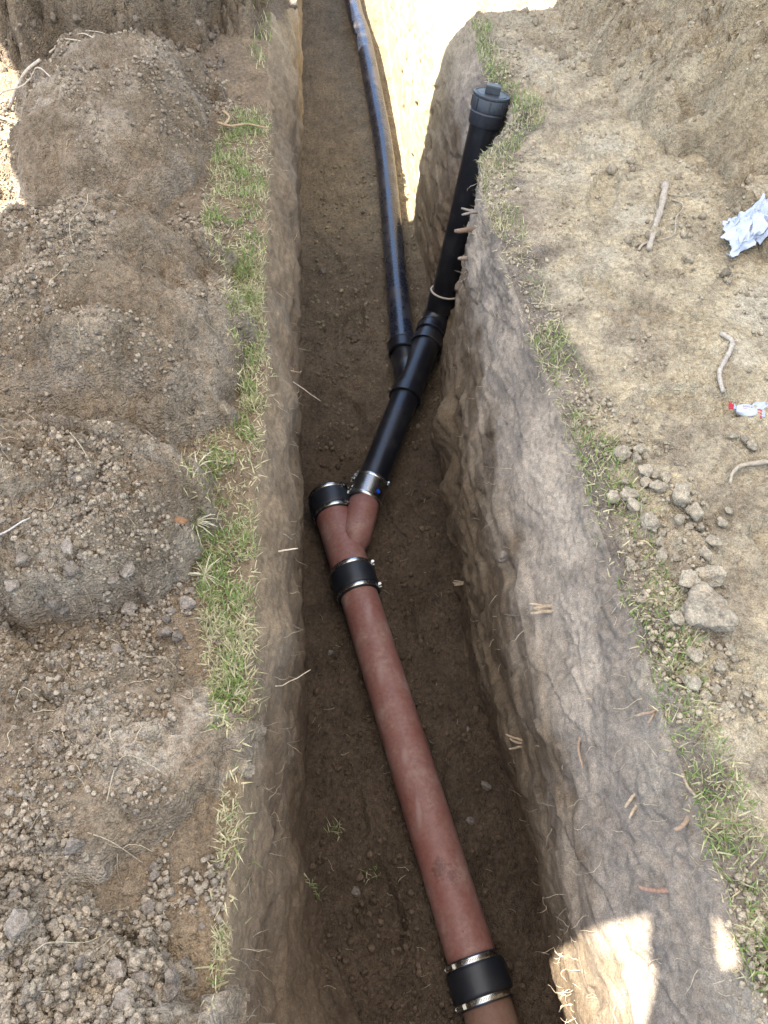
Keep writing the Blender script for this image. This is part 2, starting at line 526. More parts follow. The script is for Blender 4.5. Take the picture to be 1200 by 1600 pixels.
# broken slabs on the right face
sl = pn(X * 6, YY * 5 + Z * 3, Z * 7 + 2.5)
D = D + col_amp([0, 0, 0, 0, 0, 0, 0, 0, 0, .9, 1, .5, 0, 0, 0, 0]) * .009 * farm * (sstep(-.05, .02, sl) - .65)
led = pn(X * 2, YY * 2.2 + Z * 4.5, 7.7) * 2.6 + .35 * pn(X * 9, YY * 9, Z * 9)
D = D + col_amp([0, 0, 0, 0, .2, .2, 0, 0, 0, .4, 1, .7, 0, 0, 0, 0]) * .006 * ((led - np.floor(led)) - .6) * (.4 + 1.2 * patch)
hol = pn(X * 5, YY * 13, Z * 13)
D = D - col_amp([0, 0, 0, 0, 0, .5, 0, 0, .2, 1, .3, 0, 0, 0, 0, 0]) * .020 * sstep(.30, .5, hol)
# crusted soil plates and boot marks on the trampled right bank
pl = pn(X * 8, YY * 8, 3.3)
D = D + col_amp([0, 0, 0, 0, 0, 0, 0, 0, 0, 0, 0, 0, .3, 1, .8, 0]) * .008 * (sstep(-.03, .05, pl) - .5)
for (bx, by, ang, s) in [(.80, 2.55, .3, 1), (.86, 2.25, -.5, 1), (.74, 1.72, .2, 1), (.90, 1.62, .9, 1), (.93, .80, .3, 1.1), (.80, 3.0, -.2, 1), (.90, 3.35, .4, 1.2), (.86, 1.30, 1.2, 1)]:
    ca, sa = math.cos(ang), math.sin(ang)
    u = ((X - bx) * ca + (YY - by) * sa) / (.05 * s); v = (-(X - bx) * sa + (YY - by) * ca) / (.135 * s)
    r = np.sqrt(u ** 2 + v ** 2 + .4 * u * v) + .10 * pn(X * 18, YY * 18, 1.)
    onb = (tpar[None, :] > 12.1)
    D = D + onb * (-.016 * (1 - sstep(.82, 1.0, r)) + .008 * np.exp(-((r - 1.1) / .13) ** 2)
                   + (1 - sstep(.8, .95, r)) * .003 * np.sin(v * 16 + u * 3))
# tyre lugs pressed near the far end of the right bank
tl = (tpar[None, :] > 12.3) * np.exp(-(((X - .93) / .12) ** 2)) * sstep(3.1, 3.2, YY) * (1 - sstep(3.55, 3.68, YY))
D = D - tl * .006 * (np.sin(YY * 120 + np.abs(X - .93) * 90) > .2)
# soil lump left by the bucket low on the right face
def bump3(cx, cy, cz, r, a):
    global D
    D = D + a * np.exp(-(((X - cx) ** 2 + (YY - cy) ** 2 + (Z - cz) ** 2) / (r * r))) * (tpar[None, :] > 7.5)
bump3(.38, 1.92, -.72, .09, .07); bump3(.37, 1.72, -.80, .07, .05); bump3(.36, 2.05, -.9, .08, .06); bump3(.38, 1.55, -.86, .06, .035)
# floor: long soft ridge beside the pipes, boot-trodden hollows
fl = col_amp([0, 0, 0, 0, 0, 0, 0.3, 1, .3, 0, 0, 0, 0, 0, 0, 0])
D = D + fl * .018 * fbm(X, YY, 0 * X, 3.2, 2)
for (bx, by, ang, s) in [(.10, .95, .2, 1), (-.08, 1.30, -.3, 1), (.25, 1.25, .1, 1.1), (-.06, .70, .15, 1), (.0, 2.35, .4, 1.1), (.05, 2.9, -.3, 1.1), (-.05, 3.4, .2, 1.2), (.28, .75, -.2, 1), (.2, 1.75, .3, 1), (.02, .42, .2, 1)]:
    ca, sa = math.cos(ang), math.sin(ang)
    u = ((X - bx) * ca + (YY - by) * sa) / (.05 * s); v = (-(X - bx) * sa + (YY - by) * ca) / (.135 * s)
    r = np.sqrt(u ** 2 + v ** 2 + .4 * u * v) + .12 * pn(X * 18, YY * 18, 1.)
    D = D + fl * (-.018 * (1 - sstep(.75, 1.0, r)) + .010 * np.exp(-((r - 1.15) / .16) ** 2))
# soil kicked up against the long red pipe
off_ = np.abs((X - .325) * .977 + (YY + .09) * .2126)
D = D + fl * .030 * np.exp(-((off_ - .07) / .035) ** 2) * (1 - sstep(1.3, 1.5, YY)) * (.5 + .8 * pn(X * 3, YY * 9, 2.))
D = D + fl * .010 * billow(X, YY, 0 * X, 9, 3)
# bedding pushed up against the far pipe
pipe_x = .275
D = D + fl * .045 * sstep(2.7, 3.6, YY) * np.exp(-((X - pipe_x) / .10) ** 2)
fade = (sstep(-40, -30, X) * (1 - sstep(30, 40, X)))
D = D * (E_[:, None] * .999 + .001 * 0 + (1 - E_[:, None]) * .6) * fade
X2 = X + nx * D; Y2 = YY + ny * D; Z2 = Z + nz * D

# soil colours, plus painted shade on the floor and lower right wall
lowf = fbm(X2, Y2, Z2, 3.0, 3) * .5 + .5
midf = fbm(X2, Y2, Z2, 11.0, 2) * .5 + .5
def mixv(a, b, t): return a * (1 - t[..., None]) + b * t[..., None]
shp = X.shape + (3,)
ctrl = np.array([C_SAND, C_SAND, C_HEAP, C_EDGE, np.array((.190, .136, .086)), C_BROWN, C_FLOOR_SHADE, C_FLOOR_SHADE, C_FLOOR_SHADE, C_BROWN * .72, C_BROWN * .74, C_GREY * .96, np.array((.175, .144, .115)), C_TAN, C_TAN * .86, C_TAN])  # lower right wall brown is darkened to paint in its weaker light
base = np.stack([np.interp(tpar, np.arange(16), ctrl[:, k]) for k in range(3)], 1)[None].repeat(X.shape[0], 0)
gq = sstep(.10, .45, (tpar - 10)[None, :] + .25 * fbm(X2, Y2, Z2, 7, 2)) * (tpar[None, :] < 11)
base = np.where((tpar >= 10)[None, :, None] & (tpar < 11)[None, :, None], (C_BROWN * .74)[None, None] * (1 - gq[..., None]) + (C_GREY * 1.02)[None, None] * gq[..., None], base)  # dark-to-grey step paints the lower wall's shade over its brown
gt = sstep(.06, .26, (tpar - 12)[None, :] + .22 * fbm(X2, Y2, Z2, 8, 2))
RIMC = np.array((.175, .144, .115))
base = np.where((tpar >= 12)[None, :, None] & (tpar < 13)[None, :, None], RIMC[None, None] * (1 - gt[..., None]) + (C_TAN * .98)[None, None] * gt[..., None], base)
topw = col_amp([0, 0, 0, 0, 0, 0, 0, 0, 0, 0, .5, 1, .8, 0, 0, 0])
COLS = mixv(base, np.broadcast_to(C_GREY * np.array((.72, .73, .76)), shp), np.clip(topw * (sstep(.42, .70, midf)) * .85, 0, 1))
COLS = mixv(COLS, np.broadcast_to(C_DUST * 1.08, shp), np.clip(topw * sstep(.45, .72, lowf) * .8, 0, 1))
rb = col_amp([0, 0, 0, 0, 0, 0, 0, 0, 0, 0, 0, 0, .5, 1, 1, 0])
COLS = mixv(COLS, np.broadcast_to(np.array((.21, .165, .112)), shp), np.clip(rb * sstep(.48, .72, midf * .5 + lowf * .5) * .6, 0, 1))
COLS = mixv(COLS, np.broadcast_to(np.array((.46, .40, .30)), shp), np.clip(rb * (1 - sstep(.2, .45, lowf)) * .7, 0, 1))
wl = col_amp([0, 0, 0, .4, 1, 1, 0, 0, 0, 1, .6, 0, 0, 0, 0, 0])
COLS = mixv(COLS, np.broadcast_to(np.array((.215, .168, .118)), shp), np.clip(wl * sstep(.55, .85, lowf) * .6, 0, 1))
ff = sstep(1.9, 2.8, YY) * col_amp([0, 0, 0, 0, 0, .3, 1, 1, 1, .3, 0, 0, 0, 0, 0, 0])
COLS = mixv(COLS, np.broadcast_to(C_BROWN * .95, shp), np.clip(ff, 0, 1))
# sandier, dry subsoil further up the trench
far = sstep(3.1, 3.9, YY) * (col_amp([0, 0, 0, .5, .5, .4, .35, .5, .8, 1, 1, 1, 1, .6, .3, 0]))
COLS = mixv(COLS, np.broadcast_to(C_SAND, shp), np.clip(far, 0, 1))
COLS = COLS * (.9 + .2 * midf[..., None])


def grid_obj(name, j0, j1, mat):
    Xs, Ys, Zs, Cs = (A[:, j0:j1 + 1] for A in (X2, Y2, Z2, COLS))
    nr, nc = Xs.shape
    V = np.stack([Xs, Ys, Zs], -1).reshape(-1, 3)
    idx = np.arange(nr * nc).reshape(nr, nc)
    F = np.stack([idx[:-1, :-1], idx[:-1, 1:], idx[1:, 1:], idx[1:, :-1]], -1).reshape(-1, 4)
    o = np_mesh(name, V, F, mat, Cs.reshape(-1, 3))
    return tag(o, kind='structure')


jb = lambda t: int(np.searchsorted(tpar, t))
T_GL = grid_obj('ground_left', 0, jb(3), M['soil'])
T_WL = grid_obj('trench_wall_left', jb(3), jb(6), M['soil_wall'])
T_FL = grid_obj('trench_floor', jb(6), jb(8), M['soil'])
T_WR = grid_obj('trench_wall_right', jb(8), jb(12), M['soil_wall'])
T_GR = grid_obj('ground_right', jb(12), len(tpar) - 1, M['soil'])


# ------------------------------------------------------------------ spoil heaps
def heap(name, label, cx, cy, rx, ry, h, ang=0, p=2.4, q=.8, rough=1.0, step=.0065, cmix=.4, warp=.16, seed=0, tone=1.0, fn=None, peb=42, c0=None, c1=None):
    R = max(rx, ry) * 1.18
    gx = np.arange(cx - rx * 1.2, cx + rx * 1.2, step); gy = np.arange(cy - ry * 1.2, cy + ry * 1.2, step)
    x, y = np.meshgrid(gx, gy)
    ca, sa = math.cos(ang), math.sin(ang)
    u = ((x - cx) * ca + (y - cy) * sa) / rx; v = (-(x - cx) * sa + (y - cy) * ca) / ry
    r = (np.abs(u) ** 2.3 + np.abs(v) ** 2.3) ** (1 / 2.3)
    r = r + warp * fbm(x, y, seed + 0 * x, 4.5, 3) + .07 * fbm(x, y, seed + 0 * x, 21, 2)
    t = np.clip(1 - np.clip(r, 0, 3) ** p, 0, 1) ** q
    z = h * (.8 * t + .2 * sstep(0, 1, (1.22 - r) / .8))
    if fn is not None: z = fn(x, y, z)
    inn = sstep(0, .06, z)
    pt = sstep(-.12, .32, pn(x * 5, y * 5, seed + .5))
    lum = fbm(x, y, seed + 0 * x, 6, 2)
    z = z + inn * (.034 * h / .2 * lum + rough * (.009 * billow(x, y, z, 19, 2) + .0050 * fbm(x, y, z, 75, 3, .65)))
    z = z + inn * rough * pt * (pebbles(x, y, 0 * x + .3, peb, .75, seed) * .55 / peb + pebbles(x, y, 0 * x + .2, peb * 2.1, .8, seed + 1) * .6 / peb * .6)
    led = pn(x * 3.5 + seed, y * 9, z * 4)
    z = z + inn * rough * .014 * (sstep(-.03, .05, led) - .5)
    z = z - .035 * (1 - sstep(0, .035, z))
    k = fbm(x, y, z, 5, 3) * .5 + .5; k2 = fbm(x, y, z, 17, 2) * .5 + .5
    c0 = C_HEAP if c0 is None else np.array(c0); c1 = C_DUST if c1 is None else np.array(c1)
    C = np.broadcast_to(c0 * tone, x.shape + (3,))
    C = mixv(C, np.broadcast_to(c1 * tone, x.shape + (3,)), np.clip(sstep(.35, .75, k) * cmix * 1.6, 0, 1))
    C = mixv(C, np.broadcast_to(np.array((.20, .152, .10)) * tone, x.shape + (3,)), np.clip(sstep(.5, .75, k2) * .5, 0, 1))
    nr, nc = x.shape
    idx = np.arange(nr * nc).reshape(nr, nc)
    F = np.stack([idx[:-1, :-1], idx[:-1, 1:], idx[1:, 1:], idx[1:, :-1]], -1).reshape(-1, 4)
    keep = (z.reshape(-1)[F] > -.03).any(1)
    F = F[keep]
    used = np.unique(F); mp = np.zeros(nr * nc, np.int64); mp[used] = np.arange(len(used))
    V = np.stack([x, y, z], -1).reshape(-1, 3)[used]; Cc = C.reshape(-1, 3)[used]
    o = np_mesh(name, V, mp[F], M['soil'], Cc)
    return tag(o, label, 'dirt mound', 'spoil heaps beside the trench')


heaps = []
def topA(x, y, z): return z * (.55 + .75 * sstep(3.3, 3.75, y))
heaps.append(heap('spoil_heap', 'tall dark crumbly spoil heap at the far left end of the row', -.98, 4.15, .72, .86, .55, p=3, q=.75, rough=2.0, step=.011, cmix=.1, seed=2, tone=.85, peb=22))
heaps.append(heap('spoil_heap', 'low rounded spoil heap second from the far end on the left bank', -.755, 2.72, .335, .60, .235, p=2.2, q=.9, rough=1.0, step=.0080, cmix=.4, seed=5, peb=34, tone=.97))
heaps.append(heap('spoil_heap', 'broad domed spoil heap in the middle of the left bank', -.68, 1.65, .42, .47, .285, ang=.2, p=2.0, q=.85, rough=1.05, step=.0062, cmix=.35, seed=9, tone=.97))
heaps.append(heap('spoil_heap', 'clumpy flat-topped spoil heap with a steep broken front on the left bank', -.73, 1.02, .43, .27, .215, ang=-.1, p=4.5, q=.55, rough=1.8, step=.0052, cmix=.5, seed=14))
heaps.append(heap('spoil_heap', 'low grey spoil heap of fine crumbs near the front of the left bank', -.70, .52, .46, .24, .09, p=2.6, q=.8, rough=1.2, step=.0048, cmix=.9, seed=21, tone=1.08))
heaps.append(heap('spoil_heap', 'nearest spoil heap of coarse clods at the bottom left', -.66, .05, .43, .25, .11, p=3.2, q=.7, rough=2.0, step=.0046, cmix=.7, seed=25, tone=1.02))


def right_fn(x, y, z):
    xf = np.interp(y, [.9, 1.25, 1.6, 1.85, 2.2, 2.65, 3.2, 3.7, 4.2], [2.2, 1.8, 1.42, 1.26, 1.20, 1.04, 1.02, 1.0, .95]) + .05 * fbm(x, y, 0 * x, 5, 2)
    d = x - xf
    hz = .62 * (1 - np.exp(-np.clip(d, 0, 5) * 1.15)) * (1 - .8 * sstep(3.75, 4.3, y))
    hz = hz - .17 * np.exp(-(((x - 1.42) / .12) ** 2 + ((y - 2.22) / .13) ** 2)) * sstep(0, .1, d)
    hz = hz + .018 * np.exp(-((d - .05) / .07) ** 2) * sstep(3.2, 3.6, y) * (1 - sstep(3.72, 3.85, y))
    return np.where(d > -.02, hz, 0) * (x < 2.75)


heaps.append(heap('spoil_heap', 'large sloping tan spoil heap rising at the upper right', 1.85, 2.6, 1.05, 1.5, .5, rough=1.7, step=.0115, cmix=.5, seed=31, tone=1.0, peb=24, c0=(.31, .25, .165), c1=(.40, .33, .225), fn=right_fn))

bpy.context.view_layer.update()
dg = bpy.context.evaluated_depsgraph_get()
TREES = {}
for o in [T_GL, T_WL, T_FL, T_WR, T_GR] + heaps:
    TREES[o.name] = BVHTree.FromObject(o, dg)


BBOX = {}
for o in [T_GL, T_WL, T_FL, T_WR, T_GR] + heaps:
    _b = [tuple(v) for v in o.bound_box]; BBOX[o.name] = (_b[0][0], _b[6][0], _b[0][1], _b[6][1])


def near_tree(o, x, y):
    b0, b1, b2, b3 = BBOX[o.name]
    return b0 <= x <= b1 and b2 <= y <= b3


BANKS = [T_GL, T_GR, T_FL, T_WL, T_WR] + heaps


def drop(x, y, z0=2.0):
    best = None
    for o in BANKS:
        if not near_tree(o, x, y): continue
        h = TREES[o.name].ray_cast(Vector((x, y, z0)), Vector((0, 0, -1)))
        if h[0] is not None and (best is None or h[0].z > best[0].z): best = (h[0], h[1])
    if best is None: return Vector((x, y, 0)), Vector((0, 0, 1))
    n = best[1]
    return best[0], (n if n.z > 0 else -n)


def on_wall(y, z, side=1):
    t = TREES[(T_WR if side > 0 else T_WL).name]
    h = t.ray_cast(Vector((.1, y, z)), Vector((side, 0, 0)))
    if h[0] is None: return Vector((.4 * side, y, z)), Vector((-side, 0, 0))
    n = h[1] if h[1].x * side < 0 else -h[1]
    return h[0], n


# ------------------------------------------------------------------ pipes
RED_R = .066
A_ = Vector((.325, -.09, -.962)); B_ = Vector((-.097, 1.85, -.955))
rd = (B_ - A_).normalized()
def redp(y): return A_ + rd * ((y - A_.y) / rd.y)


def pipe(name, label, p0, p1, r, mat, wall=.006, seg=56, cat='pipe', parent=None):
    L = (Vector(p1) - Vector(p0)).length
    n = max(2, int(L / .04))
    prof = [(.004, r - wall), (0, r - wall * .6), (0, r - .0012), (.0012, r)] + [(L * k / n, r) for k in range(1, n)] + [(L - .0012, r), (L, r - .0012), (L, r - wall * .6), (L - .004, r - wall)]
    mb = lathe(MB(), p0, p1, prof, seg)
    o = mb.build(name, mat, parent)
    if label: tag(o, label, cat)
    return o


pipe('clay_pipe', 'long reddish brown pipe lying along the trench floor', redp(.212), redp(1.428), RED_R, M['red'])
pipe('clay_pipe', 'older muddy brown pipe end below the nearest rubber coupling', A_, redp(.207), RED_R - .001, M['red_old'])


def screw(mb, c, d, a, b, s=1.0):
    """worm housing and bolt of a clamp; d = pipe axis, a = tangent, b = outward"""
    boxm(mb, c, (a, d, b), (.020 * s, .0135 * s, .010 * s))
    tube(mb, [c + a * (.008 * s) + b * .001, c + a * (.021 * s) + b * .001], .0044 * s, 8)
    tube(mb, [c + a * (.019 * s) + b * .001, c + a * (.026 * s) + b * .001], .0062 * s, 6)
    boxm(mb, c - a * (.022 * s) - b * .002, (a, d, b), (.028 * s, .010 * s, .003 * s))


def band(parent, p, d, r, w, ang, s=1.0):
    d, a, b = frame(d)
    n = []
    prof = [(-w / 2, r - .003), (-w / 2, r), (-w / 2 + .0015, r + .0010), (w / 2 - .0015, r + .0010), (w / 2, r), (w / 2, r - .003)]
    mb = MB(); lathe(mb, p, p + d, prof, 64)
    o = mb.build('clamp_band', M['steel'], parent, auto=.6)
    out = a * math.cos(ang) + b * math.sin(ang); tan = b * math.cos(ang) - a * math.sin(ang)
    mb = MB(); screw(mb, p + out * (r + .005), d, tan, out, s)
    mb.build('clamp_screw', M['steel'], o, smooth=False)
    mb = MB()
    for k in range(16):                              # worm-drive slots in the strap
        th = ang - .25 - k * .055
        o2 = a * math.cos(th) + b * math.sin(th); t2 = b * math.cos(th) - a * math.sin(th)
        boxm(mb, p + o2 * (r + .0012), (t2, d, o2), (.0014, w * .5, .0008))
    mb.build('strap_ridges', M['rubber'], o, smooth=False)
    return o


def coupling(label, p0, p1, r, angs, closed=False):
    p0 = Vector(p0); p1 = Vector(p1); L = (p1 - p0).length; d = (p1 - p0) / L
    root = empty('rubber_coupling', p0); inv = Matrix.Translation(-p0)
    prof = [(0, r - .012), (0, r - .001), (.002, r + .0005), (.018, r + .0005), (.021, r + .0045), (.027, r + .0055), (L - .027, r + .0055), (L - .021, r + .0045), (L - .018, r + .0005), (L - .002, r + .0005), (L, r - .001), (L, r - .012)]
    if closed: prof += [(L - .004, r - .02), (L - .004, .001)]
    mb = lathe(MB(), p0, p1, prof, 60); s = mb.build('rubber_sleeve', M['rubber'], root, auto=.9)
    band(root, p0 + d * .0105, d, r + .001, .0135, angs[0]); band(root, p1 - d * .0105, d, r + .001, .0135, angs[1])
    for o in list(root.children): o.matrix_parent_inverse = inv
    return tag(root, label, 'pipe coupling', 'rubber couplings with steel clamps')


coupling('black rubber coupling with steel clamps on the nearest end of the red pipe', redp(.155), redp(.262), .0745, (2.55, 2.5))
coupling('black rubber coupling between the long red pipe and the red wye', redp(1.372), redp(1.488), .0745, (.15, .1))
coupling('black rubber coupling closing the open straight end of the red wye', redp(1.722), redp(1.830), .0745, (.75, .6), True)

# red wye
p0 = redp(1.432)
wye = empty('clay_wye', p0)
bS = Vector((.006, 1.615, -.934)); bE = Vector((.049, 1.782, -.938)); bd = (bE - bS).normalized()
mb = MB(); L = (redp(1.775) - p0).length
lathe(mb, p0, redp(1.775), [(0, .055), (0, RED_R)] + [(L * k / 8, RED_R + .003) for k in range(1, 8)] + [(L, RED_R + .002), (L, .055)], 56)
mb.build('wye_body', M['red'], wye)
mb = MB(); Lb = (bE - bS).length
lathe(mb, bS, bE, [(-.075, .001), (-.070, .018), (-.058, .034), (-.040, .047), (-.018, .0555), (.004, .0585), (Lb * .3, .0585), (Lb * .6, .0585), (Lb, .0585), (Lb, .045)], 48)
mb.build('wye_branch', M['red'], wye)
# raised moulding seam where the branch leaves the body
dR, aR, bR = frame(rd)
seam = MB(); pts = []
dB, aB, bB = frame(bd)
for k in range(73):
    th = 2 * PI * k / 72
    o3 = bS + aB * (.0592 * math.cos(th)) + bB * (.0592 * math.sin(th))
    # march along the branch until it leaves the body cylinder
    t = -.02
    while t < .35:
        q = o3 + bd * t; w = q - A_; rad = (w - rd * w.dot(rd)).length
        if rad > RED_R + .0012: break
        t += .002
    if t < .33: pts.append(o3 + bd * t)
for o in wye.children: o.matrix_parent_inverse = Matrix.Translation(-p0)
tag(wye, 'reddish brown wye fitting with a branch to the black pipe', 'pipe fitting')

# black run
K0 = Vector((.052, 1.795, -.942)); K3 = Vector((.424, 2.770, -.905)); kd = (K3 - K0).normalized()
def kp(y): return K0 + kd * ((y - K0.y) / kd.y)
AR = .057
pipe('plastic_pipe', 'short glossy black pipe rising from the steel coupling to the wye', kp(1.808), kp(2.33), AR, M['abs'])

# shielded steel coupling
c0 = kp(1.768); c1 = kp(1.871)
sc_ = empty('steel_coupling', c0); L = (c1 - c0).length
mb = lathe(MB(), c0, c1, [(-.004, .055), (-.004, .0625), (.002, .0632), (L - .002, .0632), (L + .004, .0625), (L + .004, .055)], 56)
mb.build('rubber_gasket', M['rubber'], sc_, auto=.8)
prof = [(.003, .0640)]
for k in range(25):
    t = .004 + (L - .008) * k / 24
    prof.append((t, .0652))
prof.append((L - .003, .0640))
mb = lathe(MB(), c0, c1, prof, 64); mb.build('steel_shield', M['steel_dull'], sc_)
for t, an in ((.012, 2.75), (.036, 2.55), (L - .030, 2.7), (L - .010, 2.75)):
    if t in (.036,) or abs(t - (L - .030)) < 1e-6:
        d, a, b = frame(kd); out = a * math.cos(an) + b * math.sin(an); tan = b * math.cos(an) - a * math.sin(an)
        mb = MB(); screw(mb, c0 + kd * t + out * .071, d, tan, out, .8); mb.build('clamp_screw', M['steel'], sc_, smooth=False)
    else:
        band(sc_, c0 + kd * t, kd, .0662, .0125, an, .95)
d, a, b = frame(kd)
mb = MB(); screw(mb, c0 + kd * (L - .012) + a * (.0715 * math.cos(.25)) + b * (.0715 * math.sin(.25)), d, b, a, .7)
mb.build('clamp_screw', M['steel'], sc_, smooth=False)
mb = MB(); V = []; th0 = .78
for i in range(7):
    for k in range(16):
        rr = .0088 * i / 6; ph = 2 * PI * k / 16
        th = th0 + rr * math.cos(ph) / .066; tt = L * .36 + rr * math.sin(ph)
        V.append(c0 + kd * tt + a * (.0668 * math.cos(th)) + b * (.0668 * math.sin(th)))
F = [(i * 16 + k, i * 16 + (k + 1) % 16, (i + 1) * 16 + (k + 1) % 16, (i + 1) * 16 + k) for i in range(6) for k in range(16)]
mb.add(V, F); tag(mb.build('round_sticker', M['blue_dot'], sc_), 'small round blue sticker')
for o in sc_.children: o.matrix_parent_inverse = Matrix.Translation(-c0)
tag(sc_, 'stainless steel shielded coupling joining red branch and black pipe', 'pipe coupling')

# black wye
w0 = kp(2.29)
bw = empty('plastic_wye', w0)
def hub(mb, p, d, L, r, lip=.002):
    lathe(mb, p, p + d, [(0, r - .010), (0, r - .001), (.001, r + lip), (.007, r + lip), (.008, r), (L - .001, r), (L, r - .001), (L + .002, r - .008)], 56)
mb = MB(); Lw = (kp(2.70) - w0).length
lathe(mb, w0 + kd * .03, kp(2.70), [(0, .050), (0, .0605)] + [(Lw * k / 10, .0605) for k in range(1, 9)] + [(Lw - .03, .0605), (Lw - .03, .05)], 56)
mb.build('wye_body', M['abs'], bw)
mb = MB(); hub(mb, w0, kd, .058, .0665); mb.build('socket_hub', M['abs'], bw, auto=.7)
mb = MB(); hub(mb, kp(2.595), kd, .052, .0665); mb.build('socket_hub', M['abs'], bw, auto=.7)
q0 = kp(2.40); q1 = Vector((.262, 2.60, -.948)); qd = (q1 - q0).normalized(); Lq = (q1 - q0).length
q0 = q0 - Vector((.012, .05, 0))
mb = lathe(MB(), q0, q1, [(0, .058), (Lq * .5, .0585), (Lq + .02, .0600), (Lq + .02, .05)], 48); mb.build('wye_branch', M['abs'], bw)
mb = MB(); hub(mb, q1 + Vector((.001, .055, .002)), Vector((-.02, -1, -.01)).normalized(), .06, .0665); mb.build('socket_hub', M['abs'], bw, auto=.7)
for o in bw.children: o.matrix_parent_inverse = Matrix.Translation(-w0)
tag(bw, 'black plastic wye fitting where the far pipe joins', 'pipe fitting')

# far pipe
FP = [Vector((.263, 2.605, -.948)), Vector((.272, 3.12, -.945)), Vector((.290, 4.20, -.915)), Vector((.272, 4.75, -.865)), Vector((.235, 5.5, -.80)), Vector((.185, 6.25, -.775)), Vector((.16, 9.2, -.74))]
def smooth_path(P, n):
    out = []
    for i in range(len(P) - 1):
        a = P[max(i - 1, 0)]; b = P[i]; c = P[i + 1]; d = P[min(i + 2, len(P) - 1)]
        for k in range(n):
            t = k / n
            out.append(.5 * ((2 * b) + (c - a) * t + (2 * a - 5 * b + 4 * c - d) * t * t + (3 * b - a - 3 * c + d) * t ** 3))
    out.append(P[-1]); return out
mb = tube(MB(), smooth_path(FP, 12), .0535, 48)
fp = mb.build('plastic_pipe', M['abs_far'], None, auto=1.2)
tag(fp, 'long muddy black pipe running up the far end of the trench', 'pipe')

# elbow and riser
R0 = Vector((.4515, 2.786, -.825)); R1 = Vector((.597, 2.912, .006)); rr_ = (R1 - R0).normalized()
E0 = kp(2.70)
el = empty('plastic_elbow', E0)
ctrl = kp(2.790); P = []
R00 = R0 + rr_ * .0
for k in range(15):
    t = k / 14
    P.append(E0 * (1 - t) ** 2 + ctrl * (2 * t * (1 - t)) + R00 * t * t)
mb = tube(MB(), P, .0600, 48); mb.build('elbow_bend', M['abs'], el, auto=1.2)
mb = MB(); hub(mb, kp(2.715), -kd, .05, .0665); mb.build('socket_hub', M['abs'], el, auto=.7)
mb = MB(); hub(mb, R0 + rr_ * .05, -rr_, .075, .0665); mb.build('socket_hub', M['abs'], el, auto=.7)
mb = MB(); ring = []
d, a, b = frame(rr_)
ring = [R0 + rr_ * .053 + a * (.0635 * math.cos(2 * PI * k / 48)) + b * (.0635 * math.sin(2 * PI * k / 48)) for k in range(49)]
tube(mb, ring, .0042, 6); mb.build('cement_ring', M['ring'], el)
for o in el.children: o.matrix_parent_inverse = Matrix.Translation(-E0)
tag(el, 'black plastic elbow turning up to the riser with a pale ring', 'pipe fitting')
pipe('plastic_pipe', 'upright black riser pipe leaning against the right trench wall', R0, R1 - rr_ * .06, AR, M['abs'])

# cleanout adapter and plug
ca0 = R1 - rr_ * .100
co_ = empty('cleanout', ca0)
mb = lathe(MB(), ca0, R1, [(0, .057), (0, .0635), (.002, .065), (.045, .0665), (.048, .0640), (.051, .0640), (.053, .0675), (.094, .0680), (.096, .0665), (.096, .05)], 60)
mb.build('adapter_body', M['abs_cap'], co_, auto=.7)
for k in range(8):                                   # grip ribs under the rim
    th = 2 * PI * k / 8 + .2; d, a, b = frame(rr_)
    out = a * math.cos(th) + b * math.sin(th); tan = b * math.cos(th) - a * math.sin(th)
    mb = boxm(MB(), ca0 + rr_ * .074 + out * .0685, (tan, rr_, out), (.004, .038, .004))
    mb.build('grip_rib', M['abs_cap'], co_, smooth=False)
mb = lathe(MB(), ca0 + rr_ * .097, R1 + rr_, [(0, .05), (0, .067), (.002, .0695), (.008, .0695), (.010, .068), (.0105, .063), (.0085, .062), (.0085, .057), (.0105, .056), (.0115, .045), (.0115, .001)], 60)
pl_ = mb.build('cleanout_plug', M['abs_cap'], co_, auto=.6)
d, a, b = frame(rr_)
ax_x = Vector((.98, -.2, 0)); ax_x = (ax_x - rr_ * ax_x.dot(rr_)).normalized(); ax_y = rr_.cross(ax_x)
mb = boxm(MB(), ca0 + rr_ * .121, (ax_x, ax_y, rr_), (.055, .046, .030)); mb.build('square_wrench_head', M['abs_cap'], pl_, smooth=False, bevel=.004)
for o in co_.children: o.matrix_parent_inverse = Matrix.Translation(-ca0)
tag(co_, 'black cleanout with a screw plug and square head on the riser', 'cleanout cap')

# ------------------------------------------------------------------ clods
def clod_mesh(seed, sub):
    bm = bmesh.new(); bmesh.ops.create_icosphere(bm, subdivisions=sub, radius=1)
    bm.verts.ensure_lookup_table(); bm.faces.ensure_lookup_table()
    V = np.array([v.co[:] for v in bm.verts]); F = np.array([[v.index for v in f.verts] for f in bm.faces])
    bm.free()
    r = np.random.default_rng(seed)
    for _ in range(9):
        n = r.normal(size=3); n /= np.linalg.norm(n); d0 = r.uniform(.55, .88)
        s = V @ n; V = V - np.maximum(0, s - d0)[:, None] * n
    V = V * r.uniform(.75, 1.15, 3)
    V = V * (1 + .26 * fbm(V[:, 0] + seed, V[:, 1], V[:, 2], 1.9, 3, .6))[:, None]
    return V / np.abs(V).max(), F


BIG = []
for k in range(9):
    V, F = clod_mesh(100 + k, 4 if k == 0 else 3)
    nn = fbm(V[:, 0] + k, V[:, 1], V[:, 2], 5, 2)
    V = V * (1 + .08 * nn)[:, None]
    BIG.append((V, F))


def big_mesh(k, tone, nm):
    V, F = BIG[k]
    me_o = np_mesh(nm, V, F, M['clod_unit'], np.broadcast_to(tone, (len(V), 3)))
    me = me_o.data; bpy.data.objects.remove(me_o)
    return me


